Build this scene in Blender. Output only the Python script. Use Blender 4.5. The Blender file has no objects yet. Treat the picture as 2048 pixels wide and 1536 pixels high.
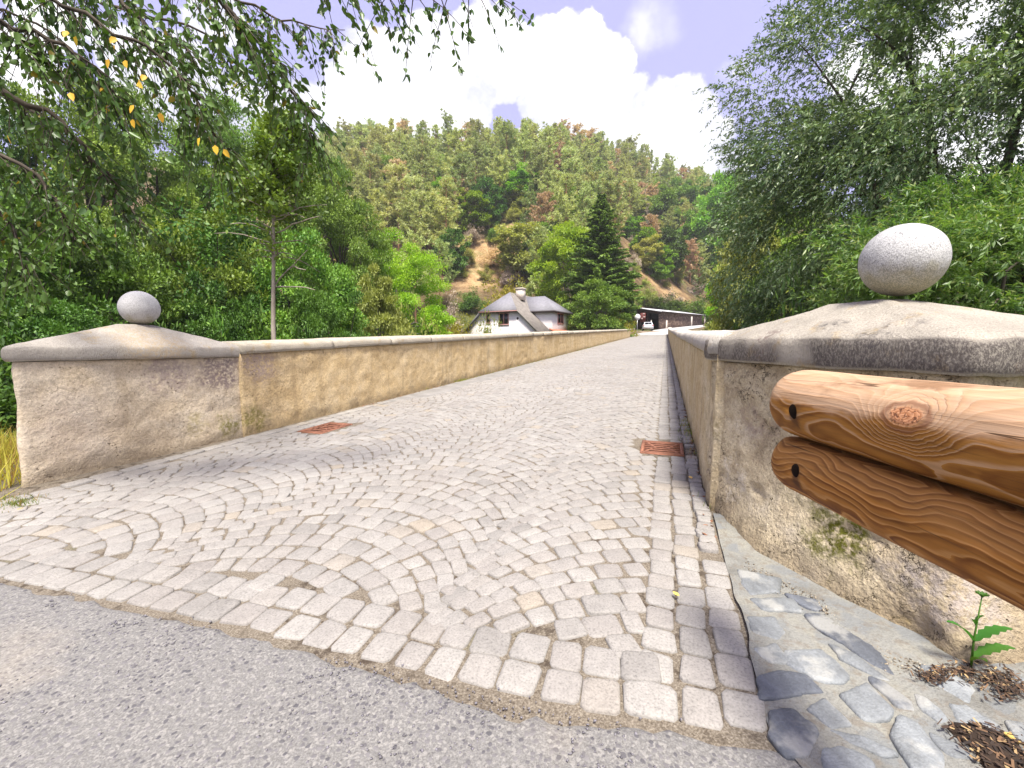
import bpy, bmesh, math, random
import numpy as np
from mathutils import Vector

R = math.radians
rng = np.random.default_rng(7)
random.seed(7)
scene = bpy.context.scene
COL = scene.collection

# ------------------------------------------------------------------ camera
EYE, FPX, PITCH = 1.1, 860.0, R(5.0)
cd = bpy.data.cameras.new("camera")
cam = bpy.data.objects.new("camera", cd)
COL.objects.link(cam)
cam.location = (0, 0, EYE)
cam.rotation_euler = (R(90) - PITCH, 0, 0)
cd.sensor_width = 36.0
cd.lens = 36.0 * FPX / 2048.0
cd.clip_start = 0.05
cd.clip_end = 6000
scene.camera = cam
CP, SP = math.cos(PITCH), math.sin(PITCH)


def ray(px, py):
    x = (px - 1024.0) / FPX
    y = (py - 768.0) / FPX
    return np.array([x, CP - y * SP, -(y * CP + SP)])


def at(px, py, Y):
    d = ray(px, py)
    return np.array([0, 0, EYE]) + d * (Y / d[1])


def project(X, Y, Z):
    z = Z - EYE
    dep = Y * CP - z * SP
    up = Y * SP + z * CP
    return 1024 + FPX * X / dep, 768 - FPX * up / dep


# ------------------------------------------------------------------ light, sky, exposure
scene.view_settings.view_transform = 'Standard'
scene.view_settings.look = 'None'
scene.view_settings.gamma = 1.0
scene.view_settings.exposure = 1.53
SUN_EL, SUN_AZ = R(64), R(173)        # azimuth measured clockwise from +Y
sd = bpy.data.lights.new("sun", 'SUN')
sd.energy = 3.5
sd.angle = R(15)
sd.color = (1.0, 0.95, 0.86)
sun = bpy.data.objects.new("sun", sd)
COL.objects.link(sun)
to_sun = Vector((math.sin(SUN_AZ) * math.cos(SUN_EL), math.cos(SUN_AZ) * math.cos(SUN_EL), math.sin(SUN_EL)))
sun.rotation_euler = to_sun.to_track_quat('Z', 'Y').to_euler()
sun.location = (-10, -10, 40)
scene.render.engine = 'CYCLES'
scene.cycles.use_denoising = True
scene.cycles.max_bounces = 6
scene.cycles.diffuse_bounces = 3
scene.cycles.glossy_bounces = 2
scene.cycles.transmission_bounces = 4
scene.cycles.transparent_max_bounces = 6


class NT:
    """tiny node-tree helper"""
    def __init__(self, tree):
        self.t = tree

    def n(self, typ, props=None, **inp):
        nd = self.t.nodes.new(typ)
        for k, v in (props or {}).items():
            setattr(nd, k, v)
        for k, v in inp.items():
            key = int(k[1:]) if k[0] == 'i' and k[1:].isdigit() else k.replace('_', ' ')
            self.put(nd.inputs[key], v)
        return nd

    def put(self, sock, v):
        if hasattr(v, 'outputs'):
            v = v.outputs[0]
        if isinstance(v, bpy.types.NodeSocket):
            self.t.links.new(v, sock)
        else:
            if sock.type == 'RGBA' and not isinstance(v, (int, float)) and len(v) == 3:
                v = (*v, 1.0)
            sock.default_value = v

    def m(self, op, a, b=0.0, c=0.0, clamp=False):
        nd = self.n('ShaderNodeMath', {'operation': op, 'use_clamp': clamp})
        for i, v in enumerate((a, b, c)):
            self.put(nd.inputs[i], v)
        return nd.outputs[0]

    def v(self, op, a, b=(0, 0, 0), s=1.0):
        nd = self.n('ShaderNodeVectorMath', {'operation': op})
        self.put(nd.inputs[0], a)
        self.put(nd.inputs[1], b)
        if op == 'SCALE':
            self.put(nd.inputs['Scale'], s)
        return nd.outputs['Value'] if op in ('DISTANCE', 'LENGTH', 'DOT_PRODUCT') else nd.outputs[0]

    def noise(self, vec, scale, detail=3.0, rough=0.55, dist=0.0, out='Fac'):
        nd = self.n('ShaderNodeTexNoise', None, Scale=scale, Detail=detail, Roughness=rough, Distortion=dist)
        self.put(nd.inputs['Vector'], vec)
        return nd.outputs[out]

    def ramp(self, fac, stops, interp='LINEAR'):
        nd = self.n('ShaderNodeValToRGB')
        cr = nd.color_ramp
        cr.interpolation = interp
        while len(cr.elements) < len(stops):
            cr.elements.new(0.5)
        for e, (p, c) in zip(cr.elements, stops):
            e.position = p
            e.color = (c, c, c, 1) if isinstance(c, (int, float)) else (*c, 1)
        self.put(nd.inputs[0], fac)
        return nd.outputs[0]

    def mix(self, fac, a, b, mode='MIX'):
        nd = self.n('ShaderNodeMix', {'data_type': 'RGBA', 'blend_type': mode})
        self.put(nd.inputs[0], fac)
        self.put(nd.inputs[6], a)
        self.put(nd.inputs[7], b)
        return nd.outputs[2]

    def rng(self, v, a, b, c=0.0, d=1.0, smooth=True):
        nd = self.n('ShaderNodeMapRange', {'interpolation_type': 'SMOOTHSTEP' if smooth else 'LINEAR', 'clamp': True})
        for i, x in enumerate((v, a, b, c, d)):
            self.put(nd.inputs[i], x)
        return nd.outputs[0]

    def mapv(self, vec, scale=(1, 1, 1), loc=(0, 0, 0), rot=(0, 0, 0)):
        nd = self.n('ShaderNodeMapping')
        self.put(nd.inputs[0], vec)
        nd.inputs['Location'].default_value = loc
        nd.inputs['Rotation'].default_value = rot
        nd.inputs['Scale'].default_value = scale
        return nd.outputs[0]


def make_world():
    w = bpy.data.worlds.new("World")
    scene.world = w
    w.use_nodes = True
    t = w.node_tree
    t.nodes.clear()
    N = NT(t)
    out = N.n('ShaderNodeOutputWorld')
    sky = N.n('ShaderNodeTexSky', {'sky_type': 'NISHITA', 'sun_disc': False, 'sun_elevation': SUN_EL,
                                   'sun_rotation': SUN_AZ, 'air_density': 1.0, 'dust_density': 1.0, 'ozone_density': 2.0})
    blue = N.mix(1.0, sky.outputs[0], (1.22, 1.0, 1.06), 'MULTIPLY')
    blue = N.mix(0.55, blue, (5.4, 5.1, 8.8))
    d = N.n('ShaderNodeTexCoord').outputs['Generated']
    n1 = N.noise(d, 7.0, 6, 0.6, out='Color')
    off = N.v('SCALE', N.v('SUBTRACT', n1, (0.5, 0.5, 0.5)), s=0.16)
    dw = N.v('ADD', d, off)
    lobes = [(640, 270, 120), (760, 200, 130), (860, 140, 110), (935, 110, 85), (1010, 130, 85), (1085, 110, 78),
             (1170, 120, 70), (1215, 115, 62), (1150, 220, 130), (900, 260, 170), (1240, 200, 70), (1340, 245, 95),
             (1395, 270, 75), (1410, 360, 100), (1250, 330, 150), (700, 330, 160), (740, 110, 60), (1000, 400, 200),
             (-60, 120, 150), (90, 40, 70), (250, 130, 90), (420, 40, 85), (370, 190, 100), (530, 250, 90),
             (1760, 140, 90), (1960, 40, 120), (1880, 130, 90), (2300, 200, 250), (1950, 300, 200), (-500, 200, 250)]
    acc = None
    for (px, py, r) in lobes:
        c = ray(px, py)
        c = c / np.linalg.norm(c)
        rr = 0
        for dx, dy in ((r, 0), (0, r), (-r, 0), (0, -r)):
            e = ray(px + dx, py + dy)
            rr += np.linalg.norm(e / np.linalg.norm(e) - c) / 4
        dist = N.v('DISTANCE', dw, tuple(float(q) for q in c))
        val = N.m('SUBTRACT', 1.0, N.m('DIVIDE', dist, float(rr)))
        acc = val if acc is None else N.m('SMOOTH_MAX', acc, val, 0.1)
    hole = ray(1012, 246)
    hole = hole / np.linalg.norm(hole)
    hd = N.v('DISTANCE', dw, tuple(float(q) for q in hole))
    acc = N.m('SUBTRACT', acc, N.rng(hd, 0.0, 0.06, 0.75, 0.0))
    mask = N.rng(acc, -0.02, 0.17)
    # thin wisps and the cloud cover of the rest of the sky
    wis = N.noise(N.v('ADD', d, (3.1, 0, 0)), 2.6, 7, 0.62)
    sep = N.n('ShaderNodeSeparateXYZ')
    N.put(sep.inputs[0], d)
    behind = N.rng(sep.outputs[1], 0.45, 0.0)
    wm = N.m('MULTIPLY', N.rng(wis, 0.46, 0.6), behind)
    faint = None
    for (px, py, r, s_) in ((1285, 35, 60, 0.5), (1465, 140, 32, 0.55), (1330, 20, 50, 0.3)):
        c = ray(px, py)
        c = c / np.linalg.norm(c)
        dist = N.v('DISTANCE', dw, tuple(float(q) for q in c))
        val = N.rng(dist, 0.0, r / FPX / 1.2, s_, 0.0)
        faint = val if faint is None else N.m('MAXIMUM', faint, val)
    mask = N.m('MAXIMUM', mask, N.m('MAXIMUM', wm, faint))
    shade = N.noise(dw, 6.0, 5, 0.55)
    white = N.ramp(shade, [(0.40, (5.3, 5.4, 6.3)), (0.60, (9.2, 9.2, 9.4))])
    col = N.mix(mask, blue, white)
    bg = N.n('ShaderNodeBackground', None, Color=col, Strength=0.058)
    t.links.new(bg.outputs[0], out.inputs[0])


make_world()

# ------------------------------------------------------------------ numpy noise
def _hash(ix, iy, iz):
    h = (ix * 374761393 + iy * 668265263 + iz * 2147483647 + 1274126177) & 0xFFFFFFFF
    h = ((h ^ (h >> 13)) * 1274126177) & 0xFFFFFFFF
    h = (h ^ (h >> 16)) & 0xFFFFFFFF
    return h.astype(np.float64) / 4294967295.0


def vnoise(P):
    P = np.asarray(P, float)
    i = np.floor(P).astype(np.int64)
    f = P - i
    f = f * f * (3 - 2 * f)
    r = 0
    for dx in (0, 1):
        for dy in (0, 1):
            for dz in (0, 1):
                wgt = (f[:, 0] if dx else 1 - f[:, 0]) * (f[:, 1] if dy else 1 - f[:, 1]) * (f[:, 2] if dz else 1 - f[:, 2])
                r = r + wgt * _hash(i[:, 0] + dx, i[:, 1] + dy, i[:, 2] + dz)
    return r * 2 - 1


def fbm(P, octv=4, gain=0.5):
    P = np.asarray(P, float)
    r, a = 0, 1.0
    for k in range(octv):
        r = r + a * vnoise(P * (2.03 ** k) + k * 17.3)
        a *= gain
    return r


# ------------------------------------------------------------------ mesh helpers
class MB:
    def __init__(self):
        self.V, self.F, self.n = [], [], 0

    def add(self, V, F):
        V = np.asarray(V, float).reshape(-1, 3)
        if isinstance(F, np.ndarray):
            F = [F]
        elif len(F) and not isinstance(F[0], np.ndarray):
            d = {}
            for f in F:
                d.setdefault(len(f), []).append(f)
            F = [np.array(x) for x in d.values()]
        for f in F:
            if len(f):
                self.F.append(np.asarray(f, int) + self.n)
        self.V.append(V)
        self.n += len(V)
        return self

    def box(self, c, s, rz=0.0):
        x, y, z = np.asarray(s, float) / 2
        v = np.array([[i, j, k] for k in (-z, z) for j in (-y, y) for i in (-x, x)])
        cs, sn = math.cos(rz), math.sin(rz)
        v = np.stack([v[:, 0] * cs - v[:, 1] * sn, v[:, 0] * sn + v[:, 1] * cs, v[:, 2]], 1) + np.asarray(c, float)
        return self.add(v, np.array([[0, 2, 3, 1], [4, 5, 7, 6], [0, 1, 5, 4], [2, 6, 7, 3], [0, 4, 6, 2], [1, 3, 7, 5]]))

    def tube(self, path, rad, sides=6, cap=True):
        path = np.asarray(path, float)
        n = len(path)
        rad = np.broadcast_to(np.asarray(rad, float), (n,))
        t = np.gradient(path, axis=0)
        t /= np.linalg.norm(t, axis=1)[:, None] + 1e-9
        up = np.array([0, 0, 1.0]) if abs(t[:, 2]).mean() < 0.85 else np.array([1.0, 0, 0])
        s = np.cross(t, up)
        s /= np.linalg.norm(s, axis=1)[:, None] + 1e-9
        b = np.cross(s, t)
        an = np.arange(sides) * 2 * math.pi / sides
        V = path[:, None, :] + rad[:, None, None] * (np.cos(an)[None, :, None] * s[:, None, :] + np.sin(an)[None, :, None] * b[:, None, :])
        i = np.arange(n - 1)[:, None] * sides
        j = np.arange(sides)[None, :]
        k = (j + 1) % sides
        F = np.stack([i + j, i + k, i + sides + k, i + sides + j], -1).reshape(-1, 4)
        self.add(V.reshape(-1, 3), F)
        if cap:
            base = self.n - n * sides
            self.F.append(np.array([list(range(base, base + sides))[::-1]]))
            self.F.append(np.array([list(range(self.n - sides, self.n))]))
        return self

    def loft(self, secs, cap=True):
        """secs: list of equal-length closed loops"""
        S = np.asarray(secs, float)
        n, m = S.shape[:2]
        i = np.arange(n - 1)[:, None] * m
        j = np.arange(m)[None, :]
        k = (j + 1) % m
        F = np.stack([i + j, i + k, i + m + k, i + m + j], -1).reshape(-1, 4)
        b = self.n
        self.add(S.reshape(-1, 3), F)
        if cap:
            self.F.append(np.array([list(range(b, b + m))[::-1]]))
            self.F.append(np.array([list(range(b + (n - 1) * m, b + n * m))]))
        return self

    def grid(self, G):
        n, m = G.shape[:2]
        i = np.arange(n - 1)[:, None] * m
        j = np.arange(m - 1)[None, :]
        F = np.stack([i + j, i + m + j, i + m + j + 1, i + j + 1], -1).reshape(-1, 4)
        return self.add(G.reshape(-1, 3), F)

    def mesh(self, name, smooth=False):
        V = np.concatenate(self.V).astype(np.float32)
        me = bpy.data.meshes.new(name)
        tot = np.concatenate([np.full(len(f), f.shape[1]) for f in self.F]).astype(np.int32)
        idx = np.concatenate([f.ravel() for f in self.F]).astype(np.int32)
        start = np.concatenate([[0], np.cumsum(tot)[:-1]]).astype(np.int32)
        me.vertices.add(len(V))
        me.vertices.foreach_set('co', V.ravel())
        me.loops.add(len(idx))
        me.loops.foreach_set('vertex_index', idx)
        me.polygons.add(len(tot))
        me.polygons.foreach_set('loop_start', start)
        me.polygons.foreach_set('loop_total', tot)
        if smooth:
            me.polygons.foreach_set('use_smooth', np.ones(len(tot), bool))
        me.update(calc_edges=True)
        me.validate()
        return me

    def build(self, name, mat, parent=None, loc=None, smooth=False):
        L = np.array(parent.location) if parent is not None else (np.asarray(loc, float) if loc is not None else np.zeros(3))
        for v in self.V:
            v -= L
        o = bpy.data.objects.new(name, self.mesh(name, smooth))
        COL.objects.link(o)
        if mat is not None:
            o.data.materials.append(mat)
        if parent is not None:
            o.parent = parent
        else:
            o.location = L
        return o


def tag(o, label=None, cat=None, group=None, kind=None):
    if label:
        o['label'] = label
    if cat:
        o['category'] = cat
    if group:
        o['group'] = group
    if kind:
        o['kind'] = kind
    return o


def thing(name, label, cat, loc, group=None, rz=0.0, sc=1.0):
    o = bpy.data.objects.new(name, None)
    o.empty_display_size = 0.2
    COL.objects.link(o)
    o.location = loc
    o.rotation_euler = (0, 0, rz)
    o.scale = (sc, sc, sc) if isinstance(sc, (int, float)) else sc
    return tag(o, label, cat, group)


def inst(name, me, parent, mat=None):
    o = bpy.data.objects.new(name, me)
    COL.objects.link(o)
    o.parent = parent
    if mat is not None:
        o.material_slots[0].link = 'OBJECT'
        o.material_slots[0].material = mat
    return o


# ------------------------------------------------------------------ materials
def newmat(name):
    m = bpy.data.materials.new(name)
    m.use_nodes = True
    N = NT(m.node_tree)
    b = m.node_tree.nodes['Principled BSDF']
    return m, N, b


def simple(name, col, rough=0.7, metal=0.0, spec=0.3, var=0.12, scale=8.0, bump=0.0):
    m, N, b = newmat(name)
    pos = N.n('ShaderNodeNewGeometry').outputs['Position']
    n = N.noise(pos, scale, 4)
    c = N.mix(1.0, col, N.ramp(n, [(0.25, 1 - var), (0.75, 1 + var)]), 'MULTIPLY')
    N.put(b.inputs['Base Color'], c)
    b.inputs['Roughness'].default_value = rough
    b.inputs['Metallic'].default_value = metal
    b.inputs['Specular IOR Level'].default_value = spec
    if bump:
        bp = N.n('ShaderNodeBump', None, Strength=bump, Distance=0.01, Height=n)
        N.put(b.inputs['Normal'], bp.outputs[0])
    return m


def spot(N, pos, c, r, warp, sc=1.0):
    """soft blob mask round a world point with a ragged edge"""
    d = N.v('DISTANCE', N.v('ADD', pos, warp), tuple(float(x) for x in c))
    return N.rng(d, r, r * 0.35, 0.0, sc)


def leafmat(name, ca, cb, accent=None, acc_amt=0.0, trans=0.35, var=0.25, rough=0.5, spec=0.3, cscale=0.5, hue=0.02, wi=0.5):
    """foliage: random tone per leaf, per clump and per tree; accent = a share of leaves in another colour"""
    m, N, b = newmat(name)
    g = N.n('ShaderNodeNewGeometry')
    oi = N.n('ShaderNodeObjectInfo')
    tc = N.n('ShaderNodeTexCoord').outputs['Object']
    isl = g.outputs['Random Per Island']
    cl = N.noise(tc, cscale, 3, 0.6)
    f = N.m('ADD', N.m('MULTIPLY', isl, wi), N.m('MULTIPLY', N.rng(cl, 0.32, 0.68), 1 - wi))
    c = N.mix(f, ca, cb)
    if accent:
        c = N.mix(N.m('LESS_THAN', N.m('FRACT', N.m('MULTIPLY', isl, 37.7)), acc_amt), c, accent)
    hsv = N.n('ShaderNodeHueSaturation')
    N.put(hsv.inputs['Color'], c)
    N.put(hsv.inputs['Hue'], N.rng(oi.outputs['Random'], 0, 1, 0.5 - hue, 0.5 + hue, False))
    N.put(hsv.inputs['Value'], N.rng(N.m('FRACT', N.m('MULTIPLY', oi.outputs['Random'], 7.3)), 0, 1, 1 - var, 1 + var, False))
    c = hsv.outputs[0]
    N.put(b.inputs['Base Color'], c)
    b.inputs['Roughness'].default_value = rough
    b.inputs['Specular IOR Level'].default_value = spec
    tr = N.n('ShaderNodeBsdfTranslucent')
    N.put(tr.inputs[0], N.mix(1.0, c, (1.5, 1.5, 0.7), 'MULTIPLY'))
    mx = N.n('ShaderNodeMixShader', None, i0=trans, i1=b.outputs[0], i2=tr.outputs[0])
    out = [x for x in m.node_tree.nodes if x.type == 'OUTPUT_MATERIAL'][0]
    N.t.links.new(mx.outputs[0], out.inputs[0])
    return m


def barkmat(name, ca, cb, scale=6.0):
    m, N, b = newmat(name)
    tc = N.n('ShaderNodeTexCoord').outputs['Object']
    n = N.noise(N.mapv(tc, (1, 1, 0.25)), scale, 5, 0.65)
    N.put(b.inputs['Base Color'], N.ramp(n, [(0.3, ca), (0.7, cb)]))
    b.inputs['Roughness'].default_value = 0.9
    b.inputs['Specular IOR Level'].default_value = 0.15
    bp = N.n('ShaderNodeBump', None, Strength=0.6, Distance=0.02, Height=n)
    N.put(b.inputs['Normal'], bp.outputs[0])
    return m


# bridge axis coordinates: a along the road, p across it (right positive)
HD = R(19.57)
AS, AC = math.sin(HD), math.cos(HD)


def XY(a, p):
    return a * AS + p * AC, a * AC - p * AS


def AP(x, y):
    return x * AS + y * AC, x * AC - y * AS


def roadz(a):
    a = np.asarray(a, float)
    return 0.0398 * np.maximum(a, 0) + 0.0009 * np.maximum(a - 52, 0) ** 2


def road_hit(px, py, dz=0.0):
    """point where the ray through a photo pixel meets the road surface"""
    d = ray(px, py)
    al = d[0] * AS + d[1] * AC
    s = (EYE - dz) / (-d[2] + 0.0398 * al)
    return np.array([0, 0, EYE]) + d * s

# ------------------------------------------------------------------ stone and wall materials
def granite(name, base=(0.5, 0.49, 0.48), dark=(0.12, 0.12, 0.13), moss_z=None):
    m, N, b = newmat(name)
    pos = N.n('ShaderNodeNewGeometry').outputs['Position']
    sp = N.noise(pos, 95, 2, 0.6)
    sp2 = N.noise(pos, 210, 2, 0.5)
    c = N.mix(N.rng(sp2, 0.35, 0.65), tuple(x * 0.72 for x in base), tuple(min(1, x * 1.18) for x in base))
    c = N.mix(N.rng(sp, 0.60, 0.68, 0, 0.8), c, dark)
    big = N.noise(pos, 9, 4)
    c = N.mix(1.0, c, N.ramp(big, [(0.3, 0.86), (0.7, 1.06)]), 'MULTIPLY')
    if moss_z is not None:
        sep = N.n('ShaderNodeSeparateXYZ')
        N.put(sep.inputs[0], pos)
        z = N.m('ADD', sep.outputs[2], N.m('MULTIPLY', N.m('SUBTRACT', N.noise(pos, 14, 4), 0.5), 0.22))
        k = N.rng(z, moss_z + 0.05, moss_z - 0.07, 0, 0.72)
        c = N.mix(k, c, N.mix(N.rng(sp2, 0.4, 0.6), (0.16, 0.15, 0.07), (0.30, 0.26, 0.14)))
    N.put(b.inputs['Base Color'], c)
    b.inputs['Roughness'].default_value = 0.8
    bp = N.n('ShaderNodeBump', None, Strength=0.5, Distance=0.003, Height=N.m('ADD', sp, sp2))
    N.put(b.inputs['Normal'], bp.outputs[0])
    return m


def plaster(name, cols, stains=(), streak=0.3, pit=0.5, scale=1.0, bump=0.7, crack=0.25):
    m, N, b = newmat(name)
    pos = N.n('ShaderNodeNewGeometry').outputs['Position']
    n0 = N.noise(pos, 1.1 * scale, 5, 0.6)
    n1 = N.noise(N.v('ADD', pos, (7, 3, 1)), 5.5 * scale, 6, 0.65)
    n2 = N.noise(pos, 42 * scale, 4, 0.6)
    f = N.m('ADD', N.m('MULTIPLY', n0, 0.5), N.m('MULTIPLY', n1, 0.5))
    c = N.ramp(f, [(0.30, cols[0]), (0.45, cols[1]), (0.55, cols[2]), (0.68, cols[3])])
    c = N.mix(1.0, c, N.ramp(n2, [(0.25, 0.72), (0.5, 1.0), (0.75, 1.14)]), 'MULTIPLY')
    st = N.noise(N.mapv(pos, (3.5, 3.5, 0.22)), 2.2, 4, 0.6)
    c = N.mix(N.m('MULTIPLY', N.rng(st, 0.52, 0.68), streak), c, (0.27, 0.20, 0.12))
    warp = N.v('SCALE', N.v('SUBTRACT', N.noise(pos, 7, 6, 0.7, out='Color'), (0.5, 0.5, 0.5)), s=0.5)
    gr = N.noise(pos, 30, 5, 0.7)
    for (ctr, r, col, s_) in stains:
        k = N.m('MULTIPLY', spot(N, pos, ctr, r, warp, s_), N.rng(gr, 0.36, 0.56))
        c = N.mix(k, c, col)
    pits = N.n('ShaderNodeTexVoronoi', {'feature': 'F1'}, Scale=26 * scale)
    N.put(pits.inputs['Vector'], N.v('ADD', pos, N.v('SCALE', N.noise(pos, 12, 3, out='Color'), s=0.08)))
    pm = N.m('MULTIPLY', N.rng(pits.outputs['Distance'], 0.22, 0.08), N.rng(N.noise(pos, 6 * scale, 3), 0.5, 0.62))
    c = N.mix(N.m('MULTIPLY', pm, pit), c, (0.10, 0.075, 0.045))
    cv = N.v('ADD', pos, N.v('SCALE', N.noise(pos, 9, 5, 0.7, out='Color'), s=0.22))
    ce = N.n('ShaderNodeTexVoronoi', {'feature': 'DISTANCE_TO_EDGE'}, Scale=5.5 * scale)
    N.put(ce.inputs['Vector'], N.mapv(cv, (1, 1, 1.9)))
    cm = N.m('MULTIPLY', N.rng(ce.outputs['Distance'], 0.022, 0.004), N.rng(N.noise(N.v('ADD', pos, (3, 1, 8)), 2.6, 4, .6), 0.5, 0.6))
    cm = N.m('MULTIPLY', cm, crack)
    c = N.mix(cm, c, (0.05, 0.038, 0.025))
    # splashed dirt along the foot, measured above the sloping road
    along = N.v('DOT_PRODUCT', pos, (0.0398 * AS, 0.0398 * AC, -1.0))
    foot = N.m('ADD', along, N.m('MULTIPLY', N.m('SUBTRACT', n1, 0.5), 0.42))
    c = N.mix(N.m('MULTIPLY', N.rng(foot, -0.16, 0.0), 0.55), c, (0.17, 0.125, 0.075))
    spk = N.noise(pos, 120, 2, 0.6)
    c = N.mix(1.0, c, N.ramp(spk, [(0.3, 0.78), (0.5, 1.0), (0.7, 1.12)]), 'MULTIPLY')
    N.put(b.inputs['Base Color'], c)
    b.inputs['Roughness'].default_value = 0.95
    b.inputs['Specular IOR Level'].default_value = 0.1
    h = N.m('ADD', N.m('MULTIPLY', n2, 0.5), N.m('SUBTRACT', N.m('MULTIPLY', n1, 1.1), N.m('ADD', N.m('MULTIPLY', pm, 0.8), cm)))
    bp = N.n('ShaderNodeBump', None, Strength=bump, Distance=0.02, Height=h)
    N.put(b.inputs['Normal'], bp.outputs[0])
    return m


def capstone(name, base=(0.42, 0.39, 0.35), dark_amt=0.6, stains=()):
    m, N, b = newmat(name)
    g = N.n('ShaderNodeNewGeometry')
    pos = g.outputs['Position']
    sep = N.n('ShaderNodeSeparateXYZ')
    N.put(sep.inputs[0], g.outputs['Normal'])
    n0 = N.noise(pos, 3.2, 5, 0.65)
    n1 = N.noise(N.mapv(pos, (1, 1, 0.45)), 150, 4, 0.72)
    nb = N.noise(N.v('ADD', pos, (4, 2, 6)), 1.9, 3, 0.55)
    n2 = N.noise(N.v('ADD', pos, (2, 9, 4)), 8, 5, 0.65)
    c = N.ramp(n0, [(0.3, tuple(x * 0.8 for x in base)), (0.5, base), (0.7, tuple(min(1, x * 1.2) for x in base))])
    c = N.mix(N.rng(n2, 0.55, 0.7, 0, 0.55), c, (0.40, 0.28, 0.12))
    c = N.mix(1.0, c, N.ramp(n1, [(0.3, 0.55), (0.5, 1.0), (0.7, 1.25)]), 'MULTIPLY')
    # dark lichen crust that grows on the stone's edge
    side = N.rng(N.m('ABSOLUTE', sep.outputs[2]), 0.75, 0.35)
    k = N.m('MULTIPLY', N.m('MULTIPLY', side, N.rng(n0, 0.40 - 0.12 * (dark_amt > .8), 0.58 - 0.12 * (dark_amt > .8))), N.rng(n1, 0.34, 0.56))
    k = N.m('MULTIPLY', k, N.rng(nb, 0.36, 0.52, 0.25, 1.0))
    c = N.mix(N.m('MULTIPLY', k, dark_amt), c, (0.055, 0.045, 0.045))
    warp = N.v('SCALE', N.v('SUBTRACT', N.noise(pos, 9, 6, 0.7, out='Color'), (0.5, 0.5, 0.5)), s=0.3)
    gr = N.noise(pos, 45, 4, 0.7)
    for (ctr, r, col, s_) in stains:
        k = N.m('MULTIPLY', spot(N, pos, ctr, r, warp, s_), N.rng(gr, 0.38, 0.58))
        c = N.mix(k, c, col)
    N.put(b.inputs['Base Color'], c)
    b.inputs['Roughness'].default_value = 0.92
    b.inputs['Specular IOR Level'].default_value = 0.15
    bp = N.n('ShaderNodeBump', None, Strength=0.8, Distance=0.012, Height=N.m('ADD', n1, n2))
    N.put(b.inputs['Normal'], bp.outputs[0])
    return m


def settmat():
    m, N, b = newmat('granite_setts')
    g = N.n('ShaderNodeNewGeometry')
    pos = g.outputs['Position']
    isl = g.outputs['Random Per Island']
    c = N.ramp(isl, [(0.0, (0.205, 0.197, 0.188)), (0.2, (0.262, 0.253, 0.242)), (0.5, (0.232, 0.219, 0.208)),
                     (0.75, (0.272, 0.263, 0.25)), (0.955, (0.248, 0.234, 0.22)), (0.985, (0.26, 0.238, 0.21)), (1.0, (0.27, 0.24, 0.20))])
    s1 = N.noise(pos, 130, 3, 0.6)
    s2 = N.noise(pos, 16, 4, 0.6)
    s3 = N.noise(pos, 0.7, 4, 0.6)
    c = N.mix(1.0, c, N.ramp(s1, [(0.28, 0.62), (0.45, 1.0), (0.72, 1.22)]), 'MULTIPLY')
    c = N.mix(1.0, c, N.ramp(s2, [(0.3, 0.88), (0.7, 1.08)]), 'MULTIPLY')
    c = N.mix(1.0, c, N.ramp(s3, [(0.3, (0.915, 0.885, 0.845)), (0.7, (1.06, 1.04, 1.005))]), 'MULTIPLY')
    N.put(b.inputs['Base Color'], c)
    b.inputs['Roughness'].default_value = 0.75
    b.inputs['Specular IOR Level'].default_value = 0.3
    bp = N.n('ShaderNodeBump', None, Strength=0.55, Distance=0.006, Height=N.m('ADD', N.m('MULTIPLY', s1, 0.5), s2))
    N.put(b.inputs['Normal'], bp.outputs[0])
    return m


def jointmat():
    m, N, b = newmat('joint_sand')
    pos = N.n('ShaderNodeNewGeometry').outputs['Position']
    n0 = N.noise(pos, 2.0, 4, 0.6)
    n1 = N.noise(pos, 150, 3, 0.7)
    n2 = N.noise(pos, 18, 4, 0.7)
    c = N.ramp(n1, [(0.3, (0.07, 0.053, 0.035)), (0.5, (0.155, 0.128, 0.094)), (0.7, (0.29, 0.25, 0.195))])
    c = N.mix(N.m('MULTIPLY', N.rng(n2, 0.48, 0.62), N.rng(n0, 0.42, 0.6)), c, (0.05, 0.035, 0.022))
    c = N.mix(N.rng(N.noise(N.v('ADD', pos, (5, 5, 0)), 3, 4), 0.62, 0.75, 0, 0.35), c, (0.10, 0.12, 0.035))
    N.put(b.inputs['Base Color'], c)
    b.inputs['Roughness'].default_value = 0.95
    bp = N.n('ShaderNodeBump', None, Strength=0.9, Distance=0.006, Height=N.m('ADD', n1, n2))
    N.put(b.inputs['Normal'], bp.outputs[0])
    return m


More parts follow.
